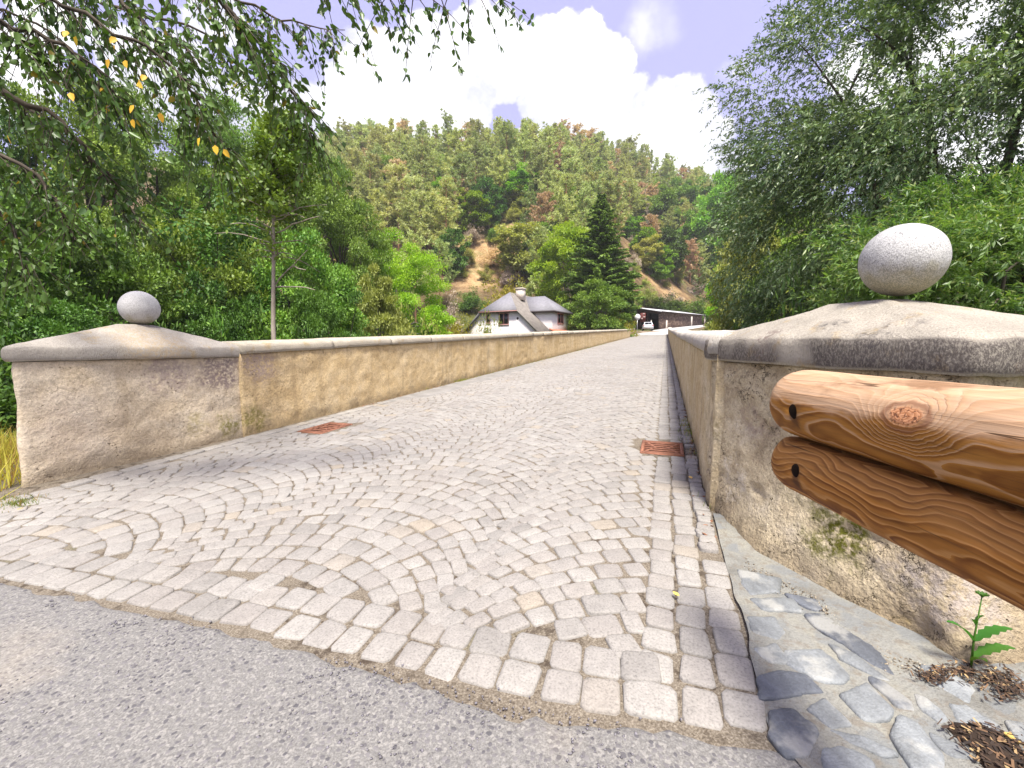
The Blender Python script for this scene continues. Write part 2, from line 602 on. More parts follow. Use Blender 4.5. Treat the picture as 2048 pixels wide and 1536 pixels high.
def asphaltmat():
    m, N, b = newmat('worn_asphalt')
    pos = N.n('ShaderNodeNewGeometry').outputs['Position']
    wp = N.v('ADD', pos, N.v('SCALE', N.noise(pos, 40, 2, out='Color'), s=0.015))
    v = N.n('ShaderNodeTexVoronoi', {'feature': 'F1'}, Scale=60.0, Randomness=1.0)
    N.put(v.inputs['Vector'], N.mapv(wp, (1, 1, 0.2)))
    sepc = N.n('ShaderNodeSeparateColor')
    N.put(sepc.inputs[0], v.outputs['Color'])
    rnd = sepc.outputs[0]
    n0 = N.noise(pos, 1.3, 4, 0.6)
    n1 = N.noise(pos, 180, 3, 0.7)
    chip = N.m('MULTIPLY', N.rng(v.outputs['Distance'], 0.46, 0.34), N.m('GREATER_THAN', rnd, N.rng(n0, 0.35, 0.65, 0.60, 0.30)))
    c = N.ramp(n1, [(0.28, (0.085, 0.081, 0.076)), (0.5, (0.16, 0.153, 0.143)), (0.72, (0.235, 0.226, 0.212))])
    v2 = N.n('ShaderNodeTexVoronoi', {'feature': 'F1'}, Scale=140.0)
    N.put(v2.inputs['Vector'], wp)
    s2 = N.n('ShaderNodeSeparateColor')
    N.put(s2.inputs[0], v2.outputs['Color'])
    c = N.mix(N.m('MULTIPLY', N.m('GREATER_THAN', s2.outputs[1], 0.55), N.rng(v2.outputs['Distance'], 0.6, 0.3, 0, 0.5)), c, (0.13, 0.125, 0.125))
    c = N.mix(N.m('MULTIPLY', N.m('LESS_THAN', s2.outputs[1], 0.16), 0.5), c, (0.28, 0.265, 0.245))
    cc = N.mix(sepc.outputs[1], (0.055, 0.052, 0.06), (0.165, 0.155, 0.155))
    c = N.mix(N.m('MULTIPLY', chip, 0.85), c, cc)
    c = N.mix(N.rng(n0, 0.55, 0.72, 0, 0.25), c, (0.40, 0.34, 0.26))
    N.put(b.inputs['Base Color'], c)
    b.inputs['Roughness'].default_value = 0.8
    h = N.m('ADD', N.m('MULTIPLY', N.rng(v.outputs['Distance'], 0.7, 0.1), 0.8), N.m('MULTIPLY', n1, 0.6))
    bp = N.n('ShaderNodeBump', None, Strength=0.6, Distance=0.004, Height=h)
    N.put(b.inputs['Normal'], bp.outputs[0])
    return m


M_SETT, M_JOINT, M_ASPH = settmat(), jointmat(), asphaltmat()

# ------------------------------------------------------------------ cobbled road
BA = np.array([[-9, -0.35], [-6, 0.35], [-4.3, 0.72], [-2.84, 0.985], [-1.46, 1.10], [-0.74, 1.125], [-0.147, 1.165], [0.30, 1.235], [0.8, 1.3]])


def a_edge(p):
    return np.interp(p, BA[:, 0], BA[:, 1])


A_END = 66.0
grate_right = road_hit(1324, 895)
grate_left = road_hit(652, 855)
GR = [AP(*grate_right[:2]), AP(*grate_left[:2])]
GRS = [(0.44, 0.37), (0.50, 0.34)]         # length along the road, width across


def free_of_grates(a, p, mrg=0.03):
    ok = np.ones(len(a), bool)
    for (ga, gp), (la, wp) in zip(GR, GRS):
        ok &= ~((abs(a - ga) < la / 2 + mrg) & (abs(p - gp) < wp / 2 + mrg))
    return ok


S = []                                   # a, p, angle, half width, half depth, lift


def straight_rows(p0, p1, n, pitch, lift=0.0, gap=0.012, a0=None):
    w = (p1 - p0) / n
    for k in range(n):
        pc = p0 + w * (k + 0.5)
        a = float(a_edge(pc)) + 0.02 if a0 is None else a0
        while a < A_END:
            pt = pitch * random.uniform(0.82, 1.18)
            S.append((a + pt / 2, pc + random.gauss(0, 0.004), random.gauss(0, 0.02), w / 2 - gap * .36 + random.gauss(0, 0.003),
                      pt / 2 - gap * .36, lift))
            a += pt


straight_rows(0.188, 0.278, 1, 0.085, 0.012, 0.010, a0=2.25)
straight_rows(0.068, 0.187, 1, 0.125, 0.0, 0.012)
straight_rows(-0.05, 0.068, 1, 0.13, 0.0, 0.012)
straight_rows(0.187, 0.307, 1, 0.135, 0.0, 0.012)
S = [s for s in S if not (s[5] == 0.0 and s[1] > 0.19 and s[0] > 2.2)]
straight_rows(-4.20, -4.07, 1, 0.16, 0.006, 0.010)
straight_rows(-4.07, -3.91, 1, 0.15, 0.0, 0.013)
# border rows along the asphalt
for k in range(2):
    p = -5.6
    while p < -0.075:
        w = 0.126 * random.uniform(0.88, 1.12)
        pc = p + w / 2
        sl = math.atan2(float(a_edge(pc + 0.1) - a_edge(pc - 0.1)), 0.2)
        S.append((float(a_edge(pc)) + 0.08 + 0.134 * k + random.gauss(0, 0.004), pc, sl, w / 2 - 0.0045, 0.0635, 0.0))
        p += w
# segmental arcs: (left edge, right edge, crown position, radius)
PIT = 0.129
for (pl_, pr_, pc, RAD, amax) in ((-0.85, -0.052, 0.386, 1.28, A_END), (-2.37, -0.85, -1.61, 0.87, A_END), (-3.90, -2.37, -3.135, 0.88, A_END), (-5.3, -3.82, -4.57, 0.90, 1.5)):
    t0, t1 = math.asin((pl_ - pc) / RAD), math.asin((pr_ - pc) / RAD)
    a0 = 0.2 - 0.3 * (pc > 0)
    while a0 < A_END + 0.7:
        pit = PIT * random.uniform(0.97, 1.03)
        n = round((t1 - t0) * RAD / 0.127)
        ws = np.clip(rng.normal(1, 0.13, n), 0.7, 1.35)
        ws[0] *= random.uniform(0.6, 1.2)
        ws[-1] *= random.uniform(0.6, 1.2)
        ed = np.concatenate([[0], np.cumsum(ws)]) / ws.sum() * (t1 - t0) + t0
        for i in range(n):
            tc = (ed[i] + ed[i + 1]) / 2
            sa = (ed[i + 1] - ed[i]) * RAD
            p = pc + RAD * math.sin(tc)
            a = a0 + RAD * math.cos(tc) - RAD
            if a < float(a_edge(p)) + 0.272 or a > min(amax, A_END):
                continue
            d = max(0.036, pit / 2 * math.cos(tc) ** 0.92 - 0.0034)
            S.append((a + random.gauss(0, 0.003), p, -tc + random.gauss(0, 0.03), sa / 2 - 0.0036, d, 0.0))
        a0 += pit
S = np.array(S)
S = S[free_of_grates(S[:, 0], S[:, 1], 0.055)]
S = S[~((S[:, 1] < -4.2) & (S[:, 0] > 1.55))]


def sett_mesh(S, hi):
    n = len(S)
    if hi:
        base = np.array([(1, .76), (.79, 1), (-.79, 1), (-1, .76), (-1, -.76), (-.79, -1), (.79, -1), (1, -.76)])
        rings = [(1.03, -0.035), (1.0, -0.0065), (0.95, -0.0014), (0.80, 0.0004)]
    else:
        base = np.array([(1, 1), (-1, 1), (-1, -1), (1, -1.0)])
        rings = [(1.0, -0.02), (0.98, -0.006), (0.86, 0.0)]
    m = len(base)
    cj = rng.normal(0, 0.075, (n, 4, 2))            # corner jitter
    u = (base[:, 0] + 1) / 2
    v = (base[:, 1] + 1) / 2
    wts = np.stack([(1 - u) * (1 - v), u * (1 - v), (1 - u) * v, u * v], 1)
    pts = base[None] + np.einsum('mk,nkd->nmd', wts, cj) + (rng.normal(0, 0.035, (n, m, 2)) if hi else 0)
    tilt = rng.normal(0, 0.018, (n, 2))
    lift = S[:, 5] + rng.normal(0, 0.0022, n)
    V = []
    cs, sn = np.cos(S[:, 2]), np.sin(S[:, 2])
    for sc_, dz in rings:
        x = pts[:, :, 0] * sc_ * S[:, 3][:, None]
        y = pts[:, :, 1] * sc_ * S[:, 4][:, None]
        p = S[:, 1][:, None] + x * cs[:, None] - y * sn[:, None]
        a = S[:, 0][:, None] + x * sn[:, None] + y * cs[:, None]
        z = roadz(a) + lift[:, None] + dz + x * tilt[:, 0][:, None] + y * tilt[:, 1][:, None]
        X, Y = XY(a, p)
        V.append(np.stack([X, Y, z], -1))
    a, p = S[:, 0], S[:, 1]
    X, Y = XY(a, p)
    cen = np.stack([X, Y, roadz(a) + lift + rings[-1][1] + 0.0012], -1)[:, None]
    V = np.concatenate(V + [cen], 1)
    per = V.shape[1]
    off = np.arange(n)[:, None] * per
    F4, F3 = [], []
    for r_ in range(len(rings) - 1):
        for j in range(m):
            k = (j + 1) % m
            F4.append([r_ * m + j, r_ * m + k, (r_ + 1) * m + k, (r_ + 1) * m + j])
    for j in range(m):
        F3.append([(len(rings) - 1) * m + j, (len(rings) - 1) * m + (j + 1) % m, per - 1])
    F4 = (off[:, :, None] + np.array(F4)[None]).reshape(-1, 4)
    F3 = (off[:, :, None] + np.array(F3)[None]).reshape(-1, 3)
    return V.reshape(-1, 3), [F4, F3]


mb = MB()
hi = S[:, 0] < 11
for sel, h in ((hi, True), (~hi, False)):
    V, F = sett_mesh(S[sel], h)
    mb.add(V, F)
o = mb.build('cobbled_road', M_SETT, smooth=True)
tag(o, kind='structure')

# sand bed showing in the joints
aa = np.concatenate([np.arange(-0.6, 3, 0.08), np.arange(3, 6.4, 0.05), np.arange(6.4, 12, 0.25), np.arange(12, A_END + 1, 1.0)])
pp = np.concatenate([np.arange(-6.0, -4.6, 0.2), np.arange(-4.6, 0.45, 0.05)])
A_, P_ = np.meshgrid(aa, pp, indexing='ij')
X, Y = XY(A_, P_)
Z = roadz(A_) - 0.0082 + 0.0035 * vnoise(np.stack([X.ravel() * 6, Y.ravel() * 6, X.ravel() * 0], 1)).reshape(X.shape)
Z = np.where(P_ < -4.5, Z - 0.015, Z)
Z = np.where(free_of_grates(A_.ravel(), P_.ravel(), -0.02).reshape(Z.shape), Z, Z - 0.12)
o = MB().grid(np.stack([X, Y, Z], -1)).build('joint_sand', M_JOINT, smooth=True)
tag(o, kind='structure')

# asphalt in front
pp = np.concatenate([np.arange(-14, -5, 0.4), np.arange(-5, 0.62, 0.04)])
nb = 60
tt = np.linspace(0, 1, nb) ** 2.2
G = np.zeros((len(pp), nb, 3))
for i, p in enumerate(pp):
    e = float(a_edge(p)) - 0.012 - 0.02 * (p > -1.2) * min(1, (p + 1.2) / 0.8) + 0.028 * float(fbm([[p * 3.1, 2, 0]])[0]) + 0.014 * float(fbm([[p * 22, 5, 0]], 2)[0])
    a = e - tt * (9 + e)
    X, Y = XY(a, p)
    h = 0.004 * fbm(np.stack([X * 14, Y * 14, X * 0], 1), 3)
    z = roadz(a) * 1.0 + np.minimum(0.0, -0.0) - 0.0005 + h - 0.014 * np.exp(-(tt * 9 / 0.012)) 
    G[i] = np.stack([X, Y, z], -1)
o = MB().grid(G).build('asphalt_road', M_ASPH, smooth=True)
tag(o, kind='structure')

# loose dark chips on the crumbling asphalt edge
mb = MB()
oct_ = np.array([(1, 0, 0), (-1, 0, 0), (0, 1, 0), (0, -1, 0), (0, 0, 1), (0, 0, -1.0)])
octF = np.array([(0, 2, 4), (2, 1, 4), (1, 3, 4), (3, 0, 4), (2, 0, 5), (1, 2, 5), (3, 1, 5), (0, 3, 5)])
for i in range(2600):
    p = random.uniform(-2.4, 0.55)
    dd = abs(random.gauss(0, 0.30)) + 0.012
    a = float(a_edge(p)) - dd + (0.05 if random.random() < 0.08 else 0)
    x, y = XY(a, p)
    if float(vnoise([[x * 4, y * 4, 3]])[0]) < -0.15:
        continue
    r = random.uniform(0.002, 0.0062)
    v = (oct_ + rng.normal(0, 0.25, (6, 3))) * np.array([r, r * random.uniform(.6, 1), r * 0.5])
    an = random.uniform(0, 6.28)
    c_, s_ = math.cos(an), math.sin(an)
    v = np.stack([v[:, 0] * c_ - v[:, 1] * s_, v[:, 0] * s_ + v[:, 1] * c_, v[:, 2]], 1) + [x, y, float(roadz(a)) + r * 0.1]
    mb.add(v, octF)
o = mb.build('gravel', simple('dark_chips', (0.16, 0.15, 0.165), 0.7, var=0.4, scale=60))
tag(o, 'dark stone chips loose along the crumbling edge of the asphalt', 'gravel', kind='stuff')

# ------------------------------------------------------------------ parapet walls
C_L = [(0.43, 0.305, 0.155), (0.55, 0.41, 0.225), (0.62, 0.48, 0.285), (0.64, 0.53, 0.36)]


def worldpt(a, p, h):
    x, y = XY(a, p)
    return (x, y, float(roadz(a)) + h)


moss = (0.17, 0.16, 0.025)
grim = (0.20, 0.155, 0.145)
mauve = (0.30, 0.235, 0.22)
M_WALL_L = plaster('wall_plaster_far', C_L, [(worldpt(3.6, -4.3, .75), 0.3, mauve, .7), (worldpt(3.5, -4.3, .15), 0.22, moss, .7),
                                            (worldpt(11, -4.3, .5), 0.4, (0.42, 0.30, 0.12), .5)], streak=0.35, pit=0.55)
C_P = [(0.44, 0.345, 0.235), (0.55, 0.45, 0.32), (0.62, 0.525, 0.395), (0.66, 0.58, 0.46)]
M_PILL_L = plaster('pillar_plaster', C_P, [(worldpt(2.7, -4.34, .75), 0.28, mauve, .75), (worldpt(3.15, -4.32, .72), 0.30, (0.21, 0.16, 0.155), .85),
                                          (worldpt(3.22, -4.32, .12), 0.19, moss, .85), (worldpt(2.9, -4.3, .2), 0.16, (0.33, 0.27, 0.12), .6),
                                          (worldpt(2.0, -4.4, .4), 0.4, (0.50, 0.40, 0.32), .4)], streak=0.15, pit=0.6)
M_COPE = capstone('coping_stone', (0.43, 0.385, 0.31), 0.35)


def wall(name, label, p_in, thick, a0, a1, h_in, cope_h, side, mat, cope_mat, coarse=0.0, h_extra=None):
    """parapet swept along the bridge; side=+1 when its road face looks to +p"""
    x, y = XY(a0, p_in)
    root = thing(name, label, 'wall', (x, y, float(roadz(a0))))
    root_l = root
    st = np.concatenate([np.arange(a0, min(a0 + 6, a1), 0.04), np.arange(a0 + 6, 16, 0.12), np.arange(16, a1 + 0.3, 0.5)])
    hs = np.linspace(-0.12, 1.0, 26)
    ph = []
    out = p_in - side * thick
    for k, h in enumerate(hs):
        ph.append((p_in, h))
    ph.append((out, 1.0))
    ph.append((out, -0.2))
    ph.append((out, -5.5))
    secs = []
    for a in st:
        he = (h_extra(a) if h_extra else 0.0)
        hh = h_in + he
        prof = [(p, h * hh if h > -1 else h) for p, h in ph]
        secs.append([(*XY(a, p), float(roadz(a)) + h) for p, h in prof])
    Sx = np.array(secs)
    q = Sx[:, :26].reshape(-1, 3)
    d = 0.011 * fbm(q * 3.0, 4) + 0.004 * fbm(q * 17, 3) - 0.008 * np.clip(fbm(q * 9 + 5, 2) - 0.55, 0, 1) * 3
    d = d.reshape(len(st), 26)
    Sx[:, :26, 0] += d * AC * side
    Sx[:, :26, 1] -= d * AS * side
    mb = MB()
    mb.loft(Sx)
    w = mb.build('wall_face', mat, root, smooth=False)
    # coping stones
    mb = MB()
    a = a0
    while a < a1:
        L = random.uniform(1.1, 1.7)
        b = min(a + L, a1)
        n = max(4, int((b - a) / (0.06 if a < 12 else 0.25)))
        dz, dp = random.gauss(0, 0.004), random.gauss(0, 0.007)
        ov = 0.035
        prof = [(p_in + side * ov, 0.004), (p_in + side * (ov + 0.006), cope_h * .3), (p_in + side * ov, cope_h * 0.62), (p_in + side * (ov - 0.018), cope_h * 0.9),
                (p_in + side * (ov - 0.055), cope_h), (p_in - side * thick * .35, cope_h + 0.022), (p_in - side * thick * .7, cope_h + 0.02),
                (out - side * (ov - 0.05), cope_h), (out - side * ov, cope_h * .8), (out - side * ov, 0.004)]
        if side > 0:
            prof = prof[::-1]
        secs = []
        for s in np.linspace(a + 0.004, b - 0.004, n):
            he = (h_extra(s) if h_extra else 0.0)
            e = min(1.0, min(s - a, b - s) / 0.03 + 0.55)
            secs.append([(*XY(s, p + dp), float(roadz(s)) + h_in + he + dz + h * (0.9 + 0.1 * e)) for p, h in prof])
        Sx = np.array(secs)
        q = Sx.reshape(-1, 3)
        q += (0.006 * fbm(q * 9, 3))[:, None] * np.array([AC * side, -AS * side, 0.6])
        mb.loft(q.reshape(Sx.shape))
        a = b
    mb.build('coping', cope_mat, root, smooth=True)
    return root


wall('parapet_wall', 'ochre rendered bridge wall running into the distance beyond the farther stone ball', -4.28, 0.45, 3.36, 66.0, 0.885, 0.118, 1, M_WALL_L, M_COPE)
M_WALL_R = plaster('wall_plaster_near', [(0.35, 0.26, 0.14), (0.45, 0.35, 0.20), (0.52, 0.43, 0.28), (0.56, 0.49, 0.36)],
                   [(worldpt(2.85, .29, .5), 0.10, (0.2, 0.16, 0.08), .8), (worldpt(5, .29, .5), .5, (0.33, .25, .11), .4)], streak=0.7, pit=0.3)
M_COPE_R = capstone('coping_stone_pale', (0.47, 0.435, 0.385), 0.35)
wall('parapet_wall', 'streaked tan bridge wall close beside the cobbled gutter, ending at the nearer stone ball', 0.285, 0.45, 2.80, 66.0, 0.885, 0.118, -1, M_WALL_R, M_COPE_R,
     h_extra=lambda a: 0.055 * max(0.0, 1 - (a - 2.7) / 8))


def resample(poly, step):
    out = []
    n = len(poly)
    for i in range(n):
        A, B = np.array(poly[i], float), np.array(poly[(i + 1) % n], float)
        k = max(1, int(np.linalg.norm(B - A) / step))
        for j in range(k):
            out.append(A + (B - A) * j / k)
    return np.array(out)


def chamfer(poly, r):
    out = []
    n = len(poly)
    for i in range(n):
        P0, P1, P2 = (np.array(poly[(i + k) % n], float) for k in (-1, 0, 1))
        u = (P0 - P1) / np.linalg.norm(P0 - P1)
        v = (P2 - P1) / np.linalg.norm(P2 - P1)
        out += [P1 + u * r, P1 + (u + v) * r * 0.22, P1 + v * r]
    return out


def inset(L, c, k):
    return c + (L - c) * k


def pillar(name, label, plan, z0, z1, slab, apex_h, ball_c, ball_r, mats, over=0.05, disp=0.012, flare=0.03, tilt=(0, 0), step=0.03, zlift=None, flat=0.16, push=0.0):
    plan = [np.array(p, float) for p in plan]
    cen = np.mean(plan, axis=0)
    root = thing(name, label, 'gatepost', (cen[0], cen[1], z0))
    loop = resample(chamfer(plan, 0.04), step)
    nz = int((z1 - z0 + 0.15) / step)
    secs = []
    for h in np.linspace(z0 - 0.15, z1, nz):
        t = (z1 - h) / (z1 - z0)
        L = cen + (loop - cen) * (1 + flare * max(0, t) ** 2)
        if push:                        # rubble footing swelling out at the bottom, away from the wall joint
            wgt = np.clip(np.linalg.norm(loop - plan[0], axis=1) / 0.55 - 0.12, 0, 1)
            out_ = (loop - cen) / np.linalg.norm(loop - cen, axis=1)[:, None]
            L = L + out_ * (push * wgt * max(0.0, (t - 0.35) / 0.65) ** 1.5)[:, None]
        secs.append(np.column_stack([L, np.full(len(L), h)]))
    Sx = np.array(secs)
    q = Sx.reshape(-1, 3)
    nrm = np.column_stack([q[:, :2] - cen, np.zeros(len(q))])
    # outward normal of the loop
    tg = np.roll(loop, -1, 0) - np.roll(loop, 1, 0)
    nn = np.column_stack([tg[:, 1], -tg[:, 0]])
    nn /= np.linalg.norm(nn, axis=1)[:, None]
    if ((nn * (loop - cen)).sum(1)).mean() < 0:
        nn = -nn
    d = disp * fbm(q * 3.2 + 3, 4, 0.55) + disp * 0.45 * fbm(q * 14, 3) - disp * 2.2 * np.clip(fbm(q * np.array([5, 5, 9.0]) + 9, 3) - 0.45, 0, 0.8)
    d = d.reshape(nz, len(loop))
    Sx[:, :, :2] += d[:, :, None] * nn[None]
    MB().loft(Sx).build('wall_face', mats[0], root, smooth=True)
    # cap: slab with worn edges, low pyramid on top
    cl = resample(chamfer(plan, 0.07), step)
    cl = cl + (cl - cen) / np.linalg.norm(cl - cen, axis=1)[:, None] * over
    secs = []
    hs = [(0.86, 0.0), (0.985, 0.004), (1.0, 0.02), (1.004, slab * .35), (1.002, slab * .7), (0.99, slab * .9), (0.965, slab)]
    for k in np.linspace(0.9, flat, 14):
        hs.append((k, slab + 0.004 + (apex_h - 0.004) * (0.965 - k) / (0.965 - flat)))
    hs.append((flat * 0.4, slab + apex_h + 0.004))
    for k, h in hs:
        L = inset(cl, cen, k)
        zz = z1 + h + (L[:, 0] - cen[0]) * tilt[0] + (L[:, 1] - cen[1]) * tilt[1]
        secs.append(np.column_stack([L, zz]))
    Sx = np.array(secs)
    q = Sx.reshape(-1, 3)
    q += (0.0065 * fbm(q * 6 + 1, 4) + 0.003 * fbm(q * 30, 2))[:, None] * np.concatenate([(q[:, :2] - cen) / (np.linalg.norm(q[:, :2] - cen, axis=1)[:, None] + .05), np.full((len(q), 1), 0.7)], 1)
    MB().loft(q.reshape(Sx.shape)).build('cap_stone', mats[1], root, smooth=True)
    return root


# far (left) pillar
PL = [XY(1.70, -4.43), XY(3.40, -4.30), XY(3.40, -5.02), XY(2.08, -5.10)]
ball_L = np.array([0, 0, EYE]) + ray(279, 616) * 4.08
M_CAP_L = capstone('cap_stone_far', (0.40, 0.365, 0.32), 0.35, [(worldpt(2.6, -4.4, 1.0), .4, (0.42, .30, .16), .5)])
pil_l = pillar('gate_pillar', 'plastered pillar under the farther stone ball, with a low pyramid cap', PL, 0.08, 0.985, 0.115, 0.20, None, 0, (M_PILL_L, M_CAP_L), disp=0.010, flare=0.01)
# near (right) pillar
B0, B1 = np.array([1.225, 2.66]), np.array([1.50, 1.44])
PR = [B0, (1.92, 2.74), (2.21, 1.50), B1]
ball_R = np.array([0, 0, EYE]) + ray(1805, 521) * 1.935
C_R = [(0.24, 0.185, 0.125), (0.37, 0.30, 0.20), (0.49, 0.415, 0.285), (0.56, 0.495, 0.385)]
M_PILL_R = plaster('pillar_rough_plaster', C_R,
                   [(at(1690, 1060, 1.75), 0.22, (0.085, 0.085, 0.012), 1.0), (at(1620, 960, 1.95), 0.2, (0.20, 0.17, 0.10), .7),
                    (at(1550, 770, 2.25), 0.09, (0.45, 0.27, 0.06), .8), (at(1520, 850, 2.3), .16, (0.25, .18, .15), .6),
                    (at(1900, 1180, 1.42), .2, (0.33, .29, .27), .7), (at(1480, 960, 2.4), .14, (0.58, .53, .45), .6),
                    (at(1800, 1290, 1.42), .12, (0.24, .18, .06), .6)], streak=0.1, pit=0.8, scale=1.4, bump=1.0, crack=0.9)
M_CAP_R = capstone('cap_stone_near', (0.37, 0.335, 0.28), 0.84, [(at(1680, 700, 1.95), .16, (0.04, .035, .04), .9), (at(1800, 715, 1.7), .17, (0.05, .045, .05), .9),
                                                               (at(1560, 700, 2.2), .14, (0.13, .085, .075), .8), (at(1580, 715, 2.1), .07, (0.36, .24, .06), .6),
                                                               (at(1760, 690, 1.75), .07, (0.34, .24, .05), .6), (at(1990, 720, 1.5), .1, (0.46, .33, .2), .6)])
pil_r = pillar('gate_pillar', 'rough tan pillar under the nearer stone ball, behind the two logs', PR, 0.04, 1.008, 0.135, 0.165, None, 0, (M_PILL_R, M_CAP_R),
               disp=0.014, flare=0.015, step=0.016, tilt=(0.0, 0.012), flat=0.2, over=0.062, push=0.17)


def ball(label, c, r, mat):
    mb = MB()
    n, m = 40, 72
    th = np.linspace(0.001, math.pi - 0.001, n)
    ph = np.arange(m) * 2 * math.pi / m
    T, Pq = np.meshgrid(th, ph, indexing='ij')
    v = np.stack([np.sin(T) * np.cos(Pq), np.sin(T) * np.sin(Pq), -np.cos(T)], -1).reshape(-1, 3)
    rr = r * (1 + 0.006 * fbm(v * 2.2 + c[0], 3))
    v = v * rr[:, None] + c
    mb.loft(v.reshape(n, m, 3))
    return tag(mb.build('stone_ball', mat, loc=c, smooth=True), label, 'stone ball')


ball('speckled granite ball on the nearer pillar cap, mossy underneath', ball_R, 0.1575, granite('granite_ball', (0.42, 0.415, 0.405), (0.16, 0.155, 0.155), moss_z=float(ball_R[2]) - 0.05))
ball('pale grey stone ball on the farther pillar cap, seen against dark trees', ball_L, 0.1575, granite('granite_ball_pale', (0.48, 0.47, 0.47), (0.3, 0.28, 0.28), moss_z=float(ball_L[2]) - 0.10))

# ------------------------------------------------------------------ log railing
LOGX, LOGD, LOGY1 = 0.815, 0.186, 1.225
Z_TOP, Z_LOW = 1.1 - 0.158, 1.1 - 0.322


def woodmat(name, zc, knot, knot_r, light, mid, dark, freq, seed, hole):
    m, N, b = newmat(name)
    pos = N.n('ShaderNodeNewGeometry').outputs['Position']
    p = N.v('SUBTRACT', pos, (LOGX, 0.0, zc))
    # solid growth rings round a wavering pith
    w1 = N.v('SUBTRACT', N.noise(N.mapv(p, (1.2, 1.1, 1.2), (seed, 0, 0)), 3.0, 2, 0.5, out='Color'), (0.5, 0.5, 0.5))
    w2 = N.v('SUBTRACT', N.noise(N.mapv(p, (1, .5, 1), (seed, 4, 0)), 16.0, 2, 0.5, out='Color'), (0.5, 0.5, 0.5))
    q = N.v('ADD', p, N.v('ADD', N.v('SCALE', w1, s=0.062), N.v('SCALE', w2, s=0.012)))
    q = N.v('ADD', q, (0.028, 0, 0.02))
    r = N.v('LENGTH', N.v('MULTIPLY', q, (1, 0.03, 1)))
    if knot is not None:
        kv = N.v('SUBTRACT', pos, tuple(float(x) for x in knot))
        kw = N.v('SCALE', N.v('SUBTRACT', N.noise(pos, 30, 3, out='Color'), (0.5, 0.5, 0.5)), s=0.02)
        kd = N.v('LENGTH', N.v('MULTIPLY', N.v('ADD', kv, kw), (1, 0.62, 1)))
        kk = N.rng(kd, knot_r * 3.2, knot_r * 0.3)
        r = N.m('ADD', r, N.m('MULTIPLY', kk, 0.055))
    s = N.m('FRACT', N.m('MULTIPLY', r, freq))
    ringv = N.ramp(s, [(0.0, 0.0), (0.5, 0.25), (0.82, 1.0), (0.93, 0.85), (1.0, 0.0)])
    big = N.noise(N.mapv(p, (1, .3, 1), (0, 2, seed)), 11, 3, .6)
    ringv = N.m('MULTIPLY', ringv, N.rng(big, .3, .62, .45, 1.0))
    fine = N.noise(N.mapv(p, (1, 0.035, 1)), 190, 3, 0.6)
    fibre = N.noise(N.mapv(p, (1, 0.08, 1)), 45, 4, 0.6)
    blotch = N.noise(N.mapv(p, (1, 0.45, 1), (0, seed, 0)), 7, 5, 0.62)
    c = N.mix(ringv, N.mix(N.rng(s, .05, .3, .55, 0.0), mid, light), dark)
    sep = N.n('ShaderNodeSeparateXYZ')
    N.put(sep.inputs[0], p)
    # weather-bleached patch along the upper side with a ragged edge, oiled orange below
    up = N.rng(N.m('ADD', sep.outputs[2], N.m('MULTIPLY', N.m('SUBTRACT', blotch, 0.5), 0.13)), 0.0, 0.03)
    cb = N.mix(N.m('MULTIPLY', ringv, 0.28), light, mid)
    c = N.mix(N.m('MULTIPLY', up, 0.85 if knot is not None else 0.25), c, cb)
    c = N.mix(N.rng(blotch, 0.57, 0.70, 0, 0.6), c, tuple(x * 0.42 for x in dark))
    c = N.mix(1.0, c, N.ramp(fibre, [(0.3, 0.82), (0.7, 1.12)]), 'MULTIPLY')
    c = N.mix(1.0, c, N.ramp(fine, [(0.3, 0.85), (0.7, 1.1)]), 'MULTIPLY')
    # drying cracks
    ck = N.noise(N.mapv(p, (1, 0.012, 1), (0, 0, seed)), 52, 1, 0.4)
    crack = N.rng(N.m('ABSOLUTE', N.m('SUBTRACT', ck, 0.5)), 0.010, 0.003)
    crack = N.m('MULTIPLY', crack, N.rng(N.noise(N.mapv(p, (1, .2, 1)), 9, 2), 0.44, 0.52))
    c = N.mix(N.m('MULTIPLY', crack, 0.75), c, (0.05, 0.025, 0.012))
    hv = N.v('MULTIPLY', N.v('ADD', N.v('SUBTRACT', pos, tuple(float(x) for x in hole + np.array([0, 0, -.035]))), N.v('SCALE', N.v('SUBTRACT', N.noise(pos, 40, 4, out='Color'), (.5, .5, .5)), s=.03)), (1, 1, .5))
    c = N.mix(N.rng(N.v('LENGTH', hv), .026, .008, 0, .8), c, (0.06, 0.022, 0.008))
    if knot is not None:
        core = N.rng(kd, knot_r * 1.0, knot_r * 0.55)
        kring = N.m('FRACT', N.m('MULTIPLY', kd, 190.0))
        ck2 = N.mix(kring, (0.34, 0.13, 0.05), (0.62, 0.32, 0.17))
        ck2 = N.mix(N.rng(N.noise(pos, 160, 3), 0.5, 0.62, 0, .8), ck2, (0.07, 0.022, 0.012))
        c = N.mix(core, c, ck2)
        rim = N.m('MULTIPLY', N.rng(kd, knot_r * 1.35, knot_r * 1.1), N.rng(kd, knot_r * 0.8, knot_r * 1.0))
        c = N.mix(N.m('MULTIPLY', rim, 0.6), c, (0.16, 0.055, 0.025))
    N.put(b.inputs['Base Color'], c)
    b.inputs['Roughness'].default_value = 0.72
    b.inputs['Specular IOR Level'].default_value = 0.2
    bp = N.n('ShaderNodeBump', None, Strength=0.5, Distance=0.003,
             Height=N.m('SUBTRACT', N.m('ADD', N.m('MULTIPLY', fine, .6), N.m('MULTIPLY', ringv, .35)), N.m('MULTIPLY', crack, 2.0)))
    N.put(b.inputs['Normal'], bp.outputs[0])
    return m


